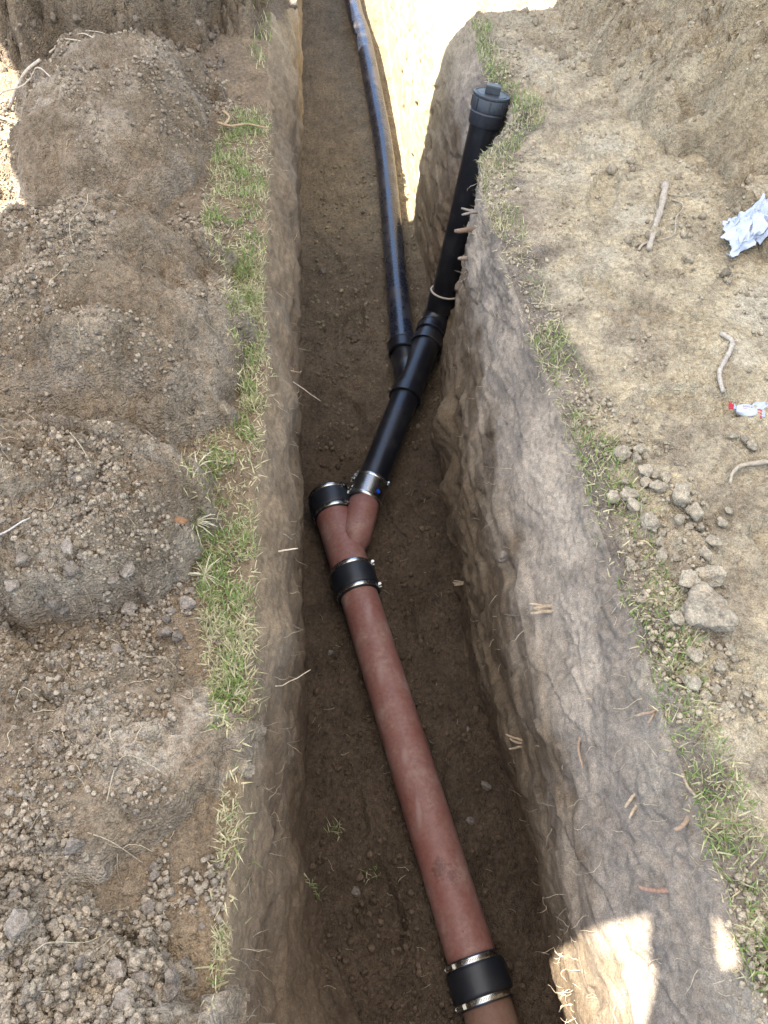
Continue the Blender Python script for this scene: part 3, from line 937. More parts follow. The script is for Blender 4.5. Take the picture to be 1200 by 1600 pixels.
TAN_M = [big_mesh(k, np.array((.40, .335, .245)) * random.uniform(.85, 1.12), 'dirt_clod') for k in range(9)]
GREY_M = [big_mesh(k, np.array((.25, .208, .168)) * random.uniform(.85, 1.2), 'dirt_clod') for k in range(9)]


def place_clod(me, x, y, s, label, group=None, sink=.25, flat=.8):
    p, n = drop(x, y)
    o = bpy.data.objects.new('dirt_clod', me); col.objects.link(o)
    h = s / 2
    o.scale = (h * random.uniform(.85, 1.12), h * random.uniform(.85, 1.12), h * flat * random.uniform(.85, 1.1))
    o.rotation_euler = (random.uniform(-.5, .5), random.uniform(-.5, .5), random.uniform(0, 6.28))
    o.location = p + Vector((0, 0, h * flat * (1 - 2 * sink)))
    return tag(o, label, 'dirt clod', group)


RC = [(0.633, 1.144, 0.042), (0.675, 1.151, 0.033), (0.661, 1.124, 0.032), (0.67, 1.087, 0.036), (0.69, 1.077, 0.023), (0.713, 1.06, 0.036), (0.664, 1.058, 0.029), (0.684, 1.033, 0.036), (0.621, 1.026, 0.038), (0.586, 1.023, 0.033), (0.619, 1.061, 0.025), (0.617, 0.992, 0.048), (0.731, 1.007, 0.053), (0.746, 0.97, 0.048), (0.709, 0.95, 0.026), (0.73, 0.933, 0.022), (0.643, 0.95, 0.043), (0.665, 0.927, 0.024), (0.752, 0.929, 0.024), (0.803, 0.939, 0.028), (0.763, 0.886, 0.034), (0.732, 0.857, 0.038), (0.657, 0.901, 0.021), (0.65, 0.863, 0.034), (0.677, 0.856, 0.019), (0.581, 0.85, 0.025), (0.603, 0.846, 0.021), (0.678, 0.794, 0.053), (0.731, 0.802, 0.045), (0.691, 0.711, 0.099), (0.629, 0.706, 0.026), (0.643, 0.629, 0.033), (0.685, 0.603, 0.027), (0.62, 0.571, 0.037), (0.645, 0.587, 0.023), (0.664, 0.56, 0.017), (0.717, 0.639, 0.023), (0.626, 0.729, 0.02), (0.574, 0.763, 0.018), (0.719, 0.548, 0.022), (0.934, 1.168, 0.024), (0.942, 1.151, 0.028), (0.908, 1.176, 0.026), (0.826, 0.967, 0.02), (0.757, 1.114, 0.014), (0.717, 0.618, 0.019), (0.641, 0.545, 0.019), (0.661, 0.568, 0.015)]
special = {29: 'largest dirt clod, a dark angular lump beside the right grass strip', 27: 'blocky dirt clod touching the far left side of the largest clod',
           28: 'angular dirt clod touching the far right side of the largest clod', 0: 'rounded dirt clod at the far left end of the clod scatter on the right bank',
           33: 'upright pale dirt clod in the grass nearest the camera on the right bank', 41: 'larger of the dirt clods lying just below the candy wrapper'}
for i, (x, y, s) in enumerate(RC):
    if i == 29:
        me = big_mesh(0, np.array((.30, .25, .185)), 'dirt_clod')
        o = place_clod(me, x, y, s * 1.3, special[i], None, .2, .85); o.rotation_euler = (.35, .2, .6)
    else:
        sz = 'large' if s > .040 else 'middling' if s > .026 else 'small'
        zone = ('just below the candy wrapper' if x > .88 else 'far in the right clod scatter' if y > 1.09 else 'amid the right clod scatter' if y > .90
                else 'beyond the largest clod' if y > .74 else 'nearer than the largest clod')
        edge = '' if x > .88 else ', at the grass edge' if x < .665 else ', on bare soil'
        place_clod(TAN_M[1 + i % 8], x, y, s * 1.2, special.get(i, f'{sz} tan dirt clod {zone}{edge}'),
                   None if i in special else 'tan clods scattered along the right grass strip', .18)
# loose clods on the left heaps
n = 0
while n < 190:
    z_ = random.random()
    if z_ < .42: x = random.uniform(-.66, -.27); y = random.uniform(.06, .34); s = .010 + .034 * random.random() ** 2.5
    elif z_ < .80: x = random.uniform(-.72, -.31); y = random.gauss(.80, .045); s = .012 + .030 * random.random() ** 1.8
    else: x = random.uniform(-1.0, -.32); y = random.uniform(1.28, 2.1); s = random.uniform(.010, .020)
    if random.random() < .06: s *= 1.35
    sz = 'large' if s > .024 else 'middling' if s > .016 else 'small'
    zone = 'on the nearest coarse heap' if z_ < .42 else 'on the broken front of the clumpy heap' if z_ < .80 else 'on the broad domed heap'
    place_clod(random.choice(GREY_M), x, y, s, f'{sz} grey-brown dirt clod {zone}, left bank', 'grey clods on the left spoil heaps', .2)
    n += 1
# floor clods
for x, y, s in [(.395, 1.10, .05), (.30, .62, .03), (-.10, 1.2, .03), (-.14, 3.9, .05), (-.08, 3.3, .04), (.33, .9, .02), (.36, .72, .035), (-.05, .45, .03)]:
    place_clod(random.choice(GREY_M), x, y, s, 'dark dirt clod lying on the trench floor', 'clods on the trench floor', .35)

SM = [clod_mesh(300 + k, 2) for k in range(10)]
TI = [clod_mesh(400 + k, 1) for k in range(8)]


def scatter(name, label, pts, sizes, tones, shapes, sink=.25):
    Vs = []; Fs = []; Cs = []; off = 0
    for (p, s, t) in zip(pts, sizes, tones):
        V, F = shapes[RNG.integers(len(shapes))]
        q = Quaternion((RNG.normal(), RNG.normal(), RNG.normal(), RNG.normal())).normalized().to_matrix()
        W = (V * (s / 2 * RNG.uniform(.8, 1.2, 3))) @ np.array(q).T + np.array(p) + np.array((0, 0, s / 2 * (1 - 2 * sink)))
        Vs.append(W); Fs.append(F + off); off += len(V); Cs.append(np.broadcast_to(t, (len(V), 3)))
    if not Vs: return
    o = np_mesh(name, np.concatenate(Vs), np.concatenate(Fs), M['clod'], np.concatenate(Cs))
    tag(o, label, 'soil crumbs', None, 'stuff')
    return o


def left_density(x, y):
    d = .28 + 1.0 * (sn(x * 5, y * 5, 2.2)) + .4 * (sn(x * 13, y * 13, 5.2))
    if y < .33: d += .12
    if .66 < y < .95: d += .35
    if y > 1.15: d -= .14
    if x > -.33: d -= .35
    return d


P = []; S = []; T = []
while len(P) < 21000:
    y = .04 + (RNG.random() ** 1.5) * 3.3
    xl = -.52 - .28 * y
    x = RNG.uniform(xl, -.24)
    if RNG.random() > left_density(x, y): continue
    s = .0035 + .0105 * RNG.random() ** 3.0
    if y < .35: s *= 1.3
    elif y > 1.5: s *= 1.3
    p, nn = drop(x, y)
    P.append(p); S.append(s)
    T.append(np.array((.280, .228, .170)) * RNG.uniform(.68, 1.3))
big = [i for i in range(len(P)) if S[i] > .0105]; small = [i for i in range(len(P)) if S[i] <= .0105]
scatter('soil_crumbs', 'grey soil crumbs covering the left spoil heaps', [P[i] for i in big], [S[i] for i in big], [T[i] for i in big], SM)
scatter('soil_crumbs', 'finest soil grains between the crumbs on the left heaps', [P[i] for i in small], [S[i] for i in small], [T[i] for i in small], TI)

P = []; S = []; T = []
while len(P) < 4300:
    y = .04 + (RNG.random() ** 1.3) * 3.6
    if RNG.random() < .45:
        x = float(np.interp(y, Y, rmR)) + abs(RNG.normal()) * .09 + .01
    else: x = RNG.uniform(.55, .70 + .50 * y)
    dd_ = (sn(x * 6, y * 6, 8.8)) * .9 + (.45 if (.5 < y < 1.2 and .57 < x < .78) or x > .98 + .1 * (2.6 - y) else .0)
    if RNG.random() > dd_: continue
    s = .004 + .013 * RNG.random() ** 2.4
    p, nn = drop(x, y)
    P.append(p); S.append(s); T.append(np.array((.40, .33, .235)) * RNG.uniform(.72, 1.18))
scatter('soil_crumbs', 'tan soil crumbs scattered over the trampled right bank', P, S, T, TI + SM[:3])
P = []; S = []; T = []
while len(P) < 1100:
    if RNG.random() < .45: x = RNG.uniform(-1.35, -.42); y = RNG.uniform(3.2, 4.3)
    else: x = RNG.uniform(.85, 1.9); y = RNG.uniform(1.7, 3.75)
    p, nn = drop(x, y)
    if x > 0 and RNG.random() > .35 + .9 * (sn(x * 3.5 + y * 2, y * 3.5, 1.7)) + (.3 if y > 3.3 else 0): continue
    P.append(p); S.append((.010 if x > 0 else .016) + .034 * RNG.random() ** 3)
    T.append((np.array((.19, .152, .115)) if x < 0 else np.array((.33, .27, .19))) * RNG.uniform(.75, 1.2))
scatter('soil_crumbs', 'coarse crumbs clinging to the far dark heap and the upper right heap', P, S, T, SM, .35)
P = []; S = []; T = []
while len(P) < 3200:
    y = .1 + RNG.random() ** 1.4 * 4.2; x = RNG.uniform(-.17, .40)
    if RNG.random() > .4 + .6 * (sn(x * 6, y * 6, 4.8)): continue
    p, nn = drop(x, y)
    if p.z > -.85: continue
    P.append(p); S.append(.004 + .024 * RNG.random() ** 4); T.append((C_FLOOR_SHADE if y < 2.1 else C_BROWN if y < 2.9 else C_SAND * .75) * RNG.uniform(.9, 1.4))
scatter('soil_crumbs', 'dark soil crumbs on the trench floor', P, S, T, TI, .35)

# ------------------------------------------------------------------ grass
def grass(name, label, spots, flat=False):
    Vs = []; Fs = []; Cs = []; off = 0
    for (p, L, st) in spots:
        yaw = RNG.uniform(0, 6.283); lean = RNG.uniform(.4, 1.55); w = RNG.uniform(.0009, .0019)
        dx, dy = math.cos(yaw), math.sin(yaw); sx, sy = -dy, dx
        pos = np.array((p[0], p[1], p[2] - .002)); ang = PI / 2 - lean * .5
        curl = lean * RNG.uniform(.3, 1.0); n = 4; V = []
        if flat: ang = RNG.uniform(-.05, .35); curl = RNG.uniform(0, .35); pos[2] += .003
        tw = RNG.uniform(-.8, .8)
        for k in range(n + 1):
            t = k / n; ww = w * (1 - t ** 1.8) if k < n else 0
            cs, sn = math.cos(tw * t), math.sin(tw * t)
            side = np.array((sx * cs, sy * cs, sn)) * ww
            if k < n: V += [pos - side, pos + side]
            else: V += [pos]
            pos = pos + np.array((dx * math.cos(ang), dy * math.cos(ang), math.sin(ang))) * (L / n)
            ang -= curl / n * 1.2
        F = []
        for k in range(n - 1):
            a = 2 * k
            F += [(a, a + 1, a + 3), (a, a + 3, a + 2)]
        a = 2 * (n - 1); F += [(a, a + 1, a + 2)]
        if RNG.random() < st: c = np.array((.52, .45, .27)) * RNG.uniform(.6, 1.25)
        else:
            g = RNG.random(); c = np.array((.10, .185, .035)) * (1 - g) + np.array((.26, .34, .09)) * g; c = c * RNG.uniform(.75, 1.25)
        tip = c * (1 - .35) + np.array((.36, .34, .16)) * .35
        for k in range(len(V)): Cs.append(c + (tip - c) * (k / len(V)))
        Vs.append(np.array(V)); Fs.append(np.array(F) + off); off += len(V)
    o = np_mesh(name, np.concatenate(Vs), np.concatenate(Fs), M['grass'], np.array(Cs))
    return tag(o, label, 'grass', None, 'stuff')


def left_out(y): return float(np.interp(y, [.1, .5, .62, .8, .94, 1.17, 1.25, 1.33, 1.5, 1.7, 1.9, 2.16, 2.5, 2.84, 2.95], [-.235, -.245, -.27, -.305, -.315, -.355, -.345, -.252, -.262, -.292, -.345, -.405, -.40, -.375, -.33]))
spots = []
while len(spots) < 9800:
    y = .09 + RNG.random() ** 1.15 * 2.80
    xo = left_out(y); xi = float(np.interp(y, Y, rimL)) + .008
    x = RNG.uniform(xo - .012, xi)
    dens = .42 + .95 * (sn(x * 14, y * 14, 6.1)) + .6 * (sn(x * 4, y * 4, 1.1))
    if y < .60: dens = -.05 + .55 * (sn(x * 9, y * 9, 3.1)) + .10
    if 1.28 < y < 1.55: dens -= .25
    if RNG.random() > dens: continue
    p, nn = drop(x, y)
    stw = float(np.clip(.36 + .8 * (sn(x * 9, y * 9, 12.)) + (.35 if x > xi - .03 else 0) + (.25 if x < xo + .02 else 0), .08, .9))
    spots.append((p, .010 + .030 * RNG.random() ** 1.7, stw))
for _ in range(420):
    y = RNG.uniform(3.0, 4.3); x = float(np.interp(y, Y, rimL)) - abs(RNG.normal()) * .05
    if (sn(x * 6, y * 4, 3.)) < .05: continue
    p, nn = drop(x, y); spots.append((p, RNG.uniform(.025, .06), .4))
grass('grass', 'green and straw grass strip along the left trench rim', spots)
spots = []
while len(spots) < 6000:
    y = .08 + RNG.random() ** 1.2 * 3.55
    rim = float(np.interp(y, Y, rmR))
    w = float(np.interp(y, [.1, .4, .6, .75, 1.0, 1.2, 1.6, 2.0, 2.4, 2.8, 3.6], [.10, .10, .10, .12, .12, .11, .10, .09, .12, .12, .08]))
    x = rim + w * (RNG.random() ** 1.25) - .004
    k = (sn(x * 9, y * 7, 21.3))
    dens = float(np.interp(y, [.1, .5, .7, 1.0, 1.1, 1.3, 2.2, 2.5, 3.0, 3.6], [.50, .42, .7, .7, .45, .28, .22, .40, .6, .5])) + 1.2 * k
    if RNG.random() > dens: continue
    p, nn = drop(x, y)
    stw = .36 + (.40 if 1.9 < y < 2.75 and x < rim + .05 else 0) + .3 * k
    spots.append((p, .010 + .030 * RNG.random() ** 1.6, max(.08, stw)))
grass('grass', 'patchy green grass strip along the right trench rim', spots)
spots = []
while len(spots) < 2500:
    y = .1 + RNG.random() * 2.75; xo = left_out(y); xi = float(np.interp(y, Y, rimL)) + .012; x = RNG.uniform(xo - .02, xi)
    if RNG.random() > .55 + .8 * sn(x * 10, y * 10, 4.) or (y < .52 and RNG.random() < .8): continue
    p, nn = drop(x, y); spots.append((p, RNG.uniform(.010, .030), .97))
while len(spots) < 4200:
    y = .1 + RNG.random() * 3.3; x = float(np.interp(y, Y, rmR)) + RNG.uniform(-.012, .10)
    if RNG.random() > .5 + .9 * sn(x * 10, y * 10, 4.): continue
    p, nn = drop(x, y); spots.append((p, RNG.uniform(.010, .028), .97))
grass('thatch', 'dead straw thatch matted under both grass strips', spots, True)
spots = []
for cx, cy, m_ in [(-.165, .45, 40), (-.10, .62, 25), (.0, .5, 20)]:
    for _ in range(m_):
        p, nn = drop(cx + RNG.normal() * .012, cy + RNG.normal() * .012); spots.append((p, RNG.uniform(.015, .04), .6))
grass('grass', 'few fallen grass blades on the trench floor by the left wall', spots)

# straw tufts that stand out
def tuft(x, y, n, L, label, pale=1.0):
    p, nn = drop(x, y); mb = MB()
    for _ in range(n):
        yaw = random.uniform(0, 6.28); l = L * random.uniform(.5, 1.1); q = p.copy(); pts = [q.copy()]
        d = Vector((math.cos(yaw) * .9, math.sin(yaw) * .9, random.uniform(.25, .9))).normalized()
        for k in range(4):
            q = q + d * (l / 4); d = (d + Vector((random.uniform(-.25, .25), random.uniform(-.25, .25), -.28))).normalized(); pts.append(q.copy())
        c = np.array((.52, .46, .31)) * random.uniform(.75, 1.15) * pale
        tube(mb, pts, [.0016, .0015, .0013, .001, .0004], 4, tuple(c))
    o = mb.build('straw_tuft', M['root'])
    return tag(o, label, 'dry grass', 'bleached straw tufts on the left grass strip')
tuft(-.335, .985, 26, .06, 'bleached straw tuft sprawling at the outer edge of the left grass')
tuft(-.315, .88, 18, .05, 'bleached straw tuft in the thinning part of the left grass')
tuft(-.25, .60, 16, .045, 'bleached straw tuft at the near end of the left grass')
tuft(-.33, 1.10, 14, .05, 'bleached straw tuft beside the corner of the clumpy heap')
tuft(-.42, 3.05, 16, .06, 'bleached straw tuft at the foot of the tall dark heap')

# ------------------------------------------------------------------ roots, sticks and litter
def wander(p, d, L, n, jit, grav=0, hug=False):
    pts = [Vector(p)]; d = Vector(d).normalized()
    for k in range(n):
        d = (d + Vector((random.gauss(0, jit), random.gauss(0, jit), random.gauss(0, jit) - grav))).normalized()
        q = pts[-1] + d * (L / n)
        if hug:
            g, nn = drop(q.x, q.y); q = Vector((q.x, q.y, g.z + .0015)); 
        pts.append(q)
    return pts


mb = MB()
for _ in range(260):
    y = .06 + random.random() ** 1.3 * 3.2; x = random.uniform(-.50 - .26 * y, -.26)
    if sn(x * 4, y * 4, 9.) < -.12: continue
    p, nn = drop(x, y); a = random.uniform(0, 6.28); L = random.uniform(.02, .10)
    pts = wander(p + Vector((0, 0, .0015)), (math.cos(a), math.sin(a), 0), L, 8, .38, 0, True)
    for q in pts[2:6]: q.z += random.uniform(0, .004)
    r = random.uniform(.0004, .0010)
    tube(mb, pts, [r] * 7 + [r * .5, r * .3], 4, tuple(np.array((.40, .32, .21)) * random.uniform(.6, 1.2)))
tag(mb.build('fine_roots', M['root']), 'fine pale roots strewn over the left spoil heaps', 'roots', None, 'stuff')
mb = MB()
for _ in range(420):
    side = 1 if random.random() < .72 else -1
    y = .1 + random.random() ** 1.35 * 2.9
    z = random.uniform(-.85, -.05) if side > 0 else random.uniform(-.5, -.04)
    if side > 0 and random.random() < .5: z = random.uniform(-.30, -.03)
    p, nn = on_wall(y, z, side); L = random.uniform(.015, .06)
    d = nn * random.uniform(.4, 1) + Vector((0, random.uniform(-.8, .8), random.uniform(-.6, .3)))
    pts = wander(p - nn * .003, d, L, 7, .32, .05)
    r = random.uniform(.00035, .0009)
    tube(mb, pts, [r] * 5 + [r * .7, r * .5, r * .3], 4, tuple(np.array((.36, .29, .20)) * random.uniform(.6, 1.25)))
for _ in range(46):
    y = random.uniform(.03, .27); z = random.uniform(-.70, -.42)
    p, nn = on_wall(y, z, 1)
    pts = wander(p - nn * .003, Vector((-1, random.uniform(-.5, .5), random.uniform(-.3, .3))), random.uniform(.012, .045), 7, .35, .02)
    tube(mb, pts, [.0006] * 5 + [.0005, .0003, .0002], 4, (.40, .33, .24))
tag(mb.build('fine_roots', M['root']), 'hair-thin roots hanging from the trench walls', 'roots', None, 'stuff')
mb = MB()
for _ in range(170):
    y = random.uniform(.2, 3.6); x = random.uniform(-.16, .38); p, nn = drop(x, y)
    if p.z > -.85: continue
    a = random.uniform(0, 6.28)
    pts = wander(p + Vector((0, 0, .002)), (math.cos(a), math.sin(a), .2), random.uniform(.01, .045), 5, .3, .03)
    r = random.uniform(.0004, .0010); tube(mb, pts, r, 4, tuple(np.array((.33, .27, .18)) * random.uniform(.6, 1.2)))
tag(mb.build('fine_roots', M['root']), 'bits of straw and root on the trench floor', 'roots', None, 'stuff')
mb = MB()
for _ in range(230):
    y = .08 + random.random() ** 1.2 * 3.2; x = float(np.interp(y, Y, rmR)) + random.uniform(-.03, .10)
    p, nn = drop(x, y); a = random.uniform(0, 6.28)
    pts = wander(p + Vector((0, 0, .002)), (math.cos(a), math.sin(a), .1), random.uniform(.02, .06), 6, .35, 0, True)
    r = random.uniform(.0004, .0009); tube(mb, pts, r, 4, tuple(np.array((.42, .35, .24)) * random.uniform(.6, 1.2)))
tag(mb.build('fine_roots', M['root']), 'fine dead roots and straw along the right trench rim', 'roots', None, 'stuff')


def stick(name, label, pts, rad, colr, cat='stick', lift=0, knots=True, ground=True, forks=()):
    P = [Vector(p) for p in pts]
    P = smooth_path(P, 5) if len(P) > 2 else [P[0].lerp(P[1], k / 6) for k in range(7)]
    n = len(P); R = []
    r0, r1 = rad if hasattr(rad, '__len__') else (rad, rad)
    for k, q in enumerate(P):
        if ground:
            g, nn = drop(q.x, q.y); q.z = g.z + r0 * .7 + lift
        R.append((r0 + (r1 - r0) * k / (n - 1)) * (1 + (.16 * math.sin(k * 2.3) + random.uniform(-.08, .08) if knots else 0)))
    if ground:
        zs = [max(P[j].z for j in range(max(0, k - 2), min(n, k + 3))) for k in range(n)]
        for k, q in enumerate(P): q.z = sum(zs[max(0, k - 1):k + 2]) / len(zs[max(0, k - 1):k + 2])
    mb = tube(MB(), P, R, 8, colr)
    for f in forks:
        F_ = [Vector(p) for p in f[0]]
        if ground:
            for q in F_:
                g, nn = drop(q.x, q.y); q.z = g.z + f[1] + lift
        tube(mb, smooth_path(F_, 4) if len(F_) > 2 else F_, f[1], 6, colr)
    return tag(mb.build(name, M['bark']), label, cat)


PALE = (.32, .26, .19); GREYB = (.23, .19, .155); ROOTC = (.27, .19, .13); WOOD = (.38, .29, .195)
stick('stick', 'thick bare stick lying on the trampled soil at the foot of the right heap', [(1.055, 2.25, 0), (1.01, 2.133, 0), (.97, 2.05, 0), (.911, 1.92, 0)], (.0115, .008), (.34, .28, .215), forks=[([(.935, 1.965, 0), (.905, 1.955, 0), (.885, 1.93, 0)], .004)])
stick('root', 'thin pale root trailing right from the top of the thick stick', [(1.043, 2.215, 0), (1.098, 2.195, 0), (1.205, 2.245, 0)], (.003, .0015), PALE, 'root', .003)
stick('root', 'kinked thin root looping beside the thick stick', [(1.055, 2.18, 0), (1.085, 2.15, 0), (1.07, 2.119, 0), (1.033, 2.062, 0), (1.006, 1.986, 0), (.948, 1.961, 0)], (.003, .002), PALE, 'root', .003)
stick('stick', 'crooked grey twig lying above the candy wrapper', [(.990, 1.525, 0), (1.008, 1.489, 0), (.98, 1.442, 0), (.941, 1.385, 0), (.932, 1.323, 0)], (.0065, .0055), (.36, .31, .25))
stick('root', 'arched root at the right edge below the candy wrapper', [(.858, 1.045, 0), (.873, 1.073, 0), (.905, 1.09, 0), (.99, 1.095, 0)], (.003, .006), PALE, 'root', .006)
stick('stick', 'straight white stick on the clumpy heap at the left edge', [(-.70, .848, 0), (-.634, .877, 0), (-.600, .895, 0)], (.0020, .0014), (.40, .36, .31), lift=.004, knots=False)
stick('stick', 'long pale twig at the left edge of the second heap', [(-1.20, 2.91, 0), (-1.045, 2.839, 0), (-.95, 2.72, 0), (-.872, 2.60, 0)], (.004, .0015), (.40, .34, .27), lift=.012, forks=[([(-1.15, 2.90, 0), (-1.06, 2.90, 0), (-.99, 2.91, 0)], .006), ([(-1.2, 2.86, 0), (-1.1, 2.80, 0)], .005)])
stick('root', 'tangled pale root at the foot of the tall dark heap', [(-.98, 3.0, 0), (-.93, 3.07, 0), (-.86, 3.08, 0), (-.78, 3.03, 0)], (.003, .0012), (.45, .38, .27), 'root', .01, forks=[([(-.95, 3.03, 0), (-.90, 2.98, 0), (-.82, 2.96, 0)], .002), ([(-.92, 3.06, 0), (-.85, 3.01, 0), (-.80, 2.98, 0)], .0018)])
stick('root', 'brown dried stalk lying across the far end of the left grass', [(-.40, 2.75, 0), (-.35, 2.72, 0), (-.29, 2.73, 0), (-.225, 2.71, 0)], (.005, .0025), (.33, .23, .14), 'root', .02, forks=[([(-.375, 2.73, 0), (-.36, 2.78, 0), (-.385, 2.82, 0)], .005)])
for lab, pts in [('curved white root below the crumbling front of the clumpy heap', [(-.42, .40, 0), (-.41, .46, 0), (-.385, .47, 0), (-.33, .44, 0)]),
                 ('forked pale root on the low grey heap', [(-.45, .36, 0), (-.41, .345, 0), (-.375, .325, 0)]),
                 ('wavy pale root on the coarse heap at the bottom left', [(-.50, .175, 0), (-.47, .20, 0), (-.43, .205, 0), (-.41, .215, 0)]),
                 ('long thin root on the broad domed heap', [(-.62, 1.85, 0), (-.60, 1.75, 0), (-.63, 1.68, 0), (-.61, 1.60, 0)]),
                 ('slanting straw on top of the clumpy heap', [(-.55, 1.08, 0), (-.52, 1.04, 0), (-.50, 1.0, 0)]),
                 ('branching root hanging over the clumpy heap front', [(-.44, .70, 0), (-.40, .68, 0), (-.38, .69, 0), (-.35, .665, 0)])]:
    stick('root', lab, pts, (.0010, .0005), (.36, .30, .21), 'root', .0, knots=False)


def wall_root(name, label, y, z, side, d, L, r, colr, splits=1, jit=.12):
    p, nn = on_wall(y, z, side); d = Vector(d).normalized(); mb = MB()
    for s in range(splits):
        off = Vector((0, random.uniform(-1, 1), random.uniform(-1, 1))) * r * 1.6 if splits > 1 else Vector()
        pts = wander(p + off - d * .02, d + Vector((random.gauss(0, .06), random.gauss(0, .1), random.gauss(0, .1))), L * random.uniform(.75, 1.1) + .02, 6, jit)
        rr = r * (1 if splits == 1 else .6)
        tube(mb, pts, [rr, rr, rr * .95, rr * .9, rr * .85, rr * .8, rr * .55], 7, colr)
    return tag(mb.build(name, M['bark']), label, 'root', 'cut roots poking from the trench walls')


wall_root('root', 'splintered pale wood stub on the grey upper right wall', .855, -.20, 1, (-.9, .25, .3), .045, .008, WOOD, 5)
wall_root('root', 'split orange root stub low on the right wall near the red pipe', .682, -.56, 1, (-1, .1, .15), .045, .006, (.36, .26, .17), 3)
wall_root('root', 'long thin cut root slanting across the right wall', .55, -.2, 1, (-.55, -.75, -.25), .075, .0035, ROOTC)
wall_root('root', 'small splintered stub at the foot of the right wall', 1.373, -.90, 1, (-.9, .3, .2), .04, .006, (.34, .26, .175), 4)
wall_root('root', 'upper grey cut root beside the riser', 2.31, -.10, 1, (-1, .05, .1), .07, .009, GREYB, 2)
wall_root('root', 'thick brown cut root beside the riser', 2.30, -.15, 1, (-1, -.05, -.02), .085, .010, (.22, .15, .105))
wall_root('root', 'lower short cut root beside the riser', 2.24, -.22, 1, (-1, 0, -.05), .04, .008, (.24, .18, .13))
wall_root('root', 'curved reddish root at the top of the sunlit patch', .24, -.10, 1, (-.85, -.1, -.1), .06, .005, (.24, .15, .11))
wall_root('root', 'short bent root stub on the near right wall below the grass', .335, -.03, 1, (-.6, -.7, .3), .035, .005, ROOTC)
wall_root('root', 'split pale root stub on the near right wall', .395, -.11, 1, (-.6, -.6, .2), .035, .006, WOOD, 2)
wall_root('root', 'long forked root hanging under the right grass edge', .47, -.03, 1, (-.3, -.9, -.1), .11, .0035, (.30, .23, .16), 1, .25)
wall_root('root', 'orange root stub just above the long forked root', .53, -.02, 1, (-.7, -.4, .3), .045, .005, ROOTC, 2)
wall_root('root', 'bent reddish root sticking out of the far left wall', 1.77, -.26, -1, (1, -.3, .05), .07, .003, (.40, .28, .2), 1, .2)
wall_root('root', 'long root drooping from the left wall above the bent one', 1.70, -.24, -1, (.9, -.5, -.5), .10, .0018, (.42, .31, .23), 1, .15)
wall_root('root', 'pale straight twig poking from the left wall beside the red wye', 1.02, -.14, -1, (1, .05, 0), .055, .0022, (.55, .45, .33), 1, .04)
wall_root('root', 'curly root dangling from the left wall beside the long red pipe', .70, -.20, -1, (.8, -.7, -.3), .08, .0013, (.5, .4, .28), 1, .3)

# dry leaf
p, nn = drop(-.351, .941)
V = []; F = []
for i in range(7):
    t = i / 6; w = .010 * math.sin(PI * t) ** .8
    for s in (-1, 0, 1):
        V.append(p + Vector((-.018 + .036 * t, s * w + .006 * t, .004 + .004 * abs(s) + .004 * math.sin(t * 5))))
for i in range(6):
    for s in range(2): F.append((i * 3 + s, i * 3 + s + 1, i * 3 + s + 4, i * 3 + s + 3))
mb = MB(); mb.add(V, F, (.24, .13, .07)); o = mb.build('dry_leaf', M['bark'])
m_ = o.modifiers.new('thick', 'SOLIDIFY'); m_.thickness = .0008
tag(o, 'small curled brown leaf beside the left grass strip', 'leaf')

# crumpled tissue
p, nn = drop(1.235, 1.985)
gx = 60; gy = 56; u, v = np.meshgrid(np.linspace(-1, 1, gx), np.linspace(-1, 1, gy))
wx = .088 * u * (1 + .12 * fbm(u, v, 0 * u, 1.3, 2)) + .02 * v; wy = .090 * v * (1 + .25 * pn(u * 1.5, v * 1.5, 3.)) + .035 * u - .01
rad = np.clip(1 - (u ** 2 * .8 + v ** 2 * .9), 0, 1)
fold = np.abs(pn(u * 1.6 + 3, v * 1.6, 1.)) * .060 + np.abs(pn(u * 3.4, v * 3.4 + 4, 5.)) * .028 + .004 * np.abs(pn(u * 7, v * 7, 2.))
wz = .006 + rad ** .7 * .045 + fold * (.45 + .55 * rad)
wx = wx + .02 * pn(u * 3, v * 3, 7.) + .006 * pn(u * 8, v * 8, 1.); wy = wy + .02 * pn(u * 3, v * 3, 9.) + .006 * pn(u * 8, v * 8, 4.)
# the flap that trails off to the left
V = np.stack([wx + p.x, wy + p.y, wz], -1).reshape(-1, 3)
for i in range(len(V)):
    g, nn = drop(V[i, 0], V[i, 1]); V[i, 2] += g.z
idx = np.arange(gx * gy).reshape(gy, gx)
F = np.stack([idx[:-1, :-1], idx[:-1, 1:], idx[1:, 1:], idx[1:, :-1]], -1).reshape(-1, 4)
o = np_mesh('crumpled_paper', V, F, M['tissue'], smooth=True)
m_ = o.modifiers.new('thick', 'SOLIDIFY'); m_.thickness = .0006
tag(o, 'crumpled white paper lying at the foot of the right heap', 'paper')

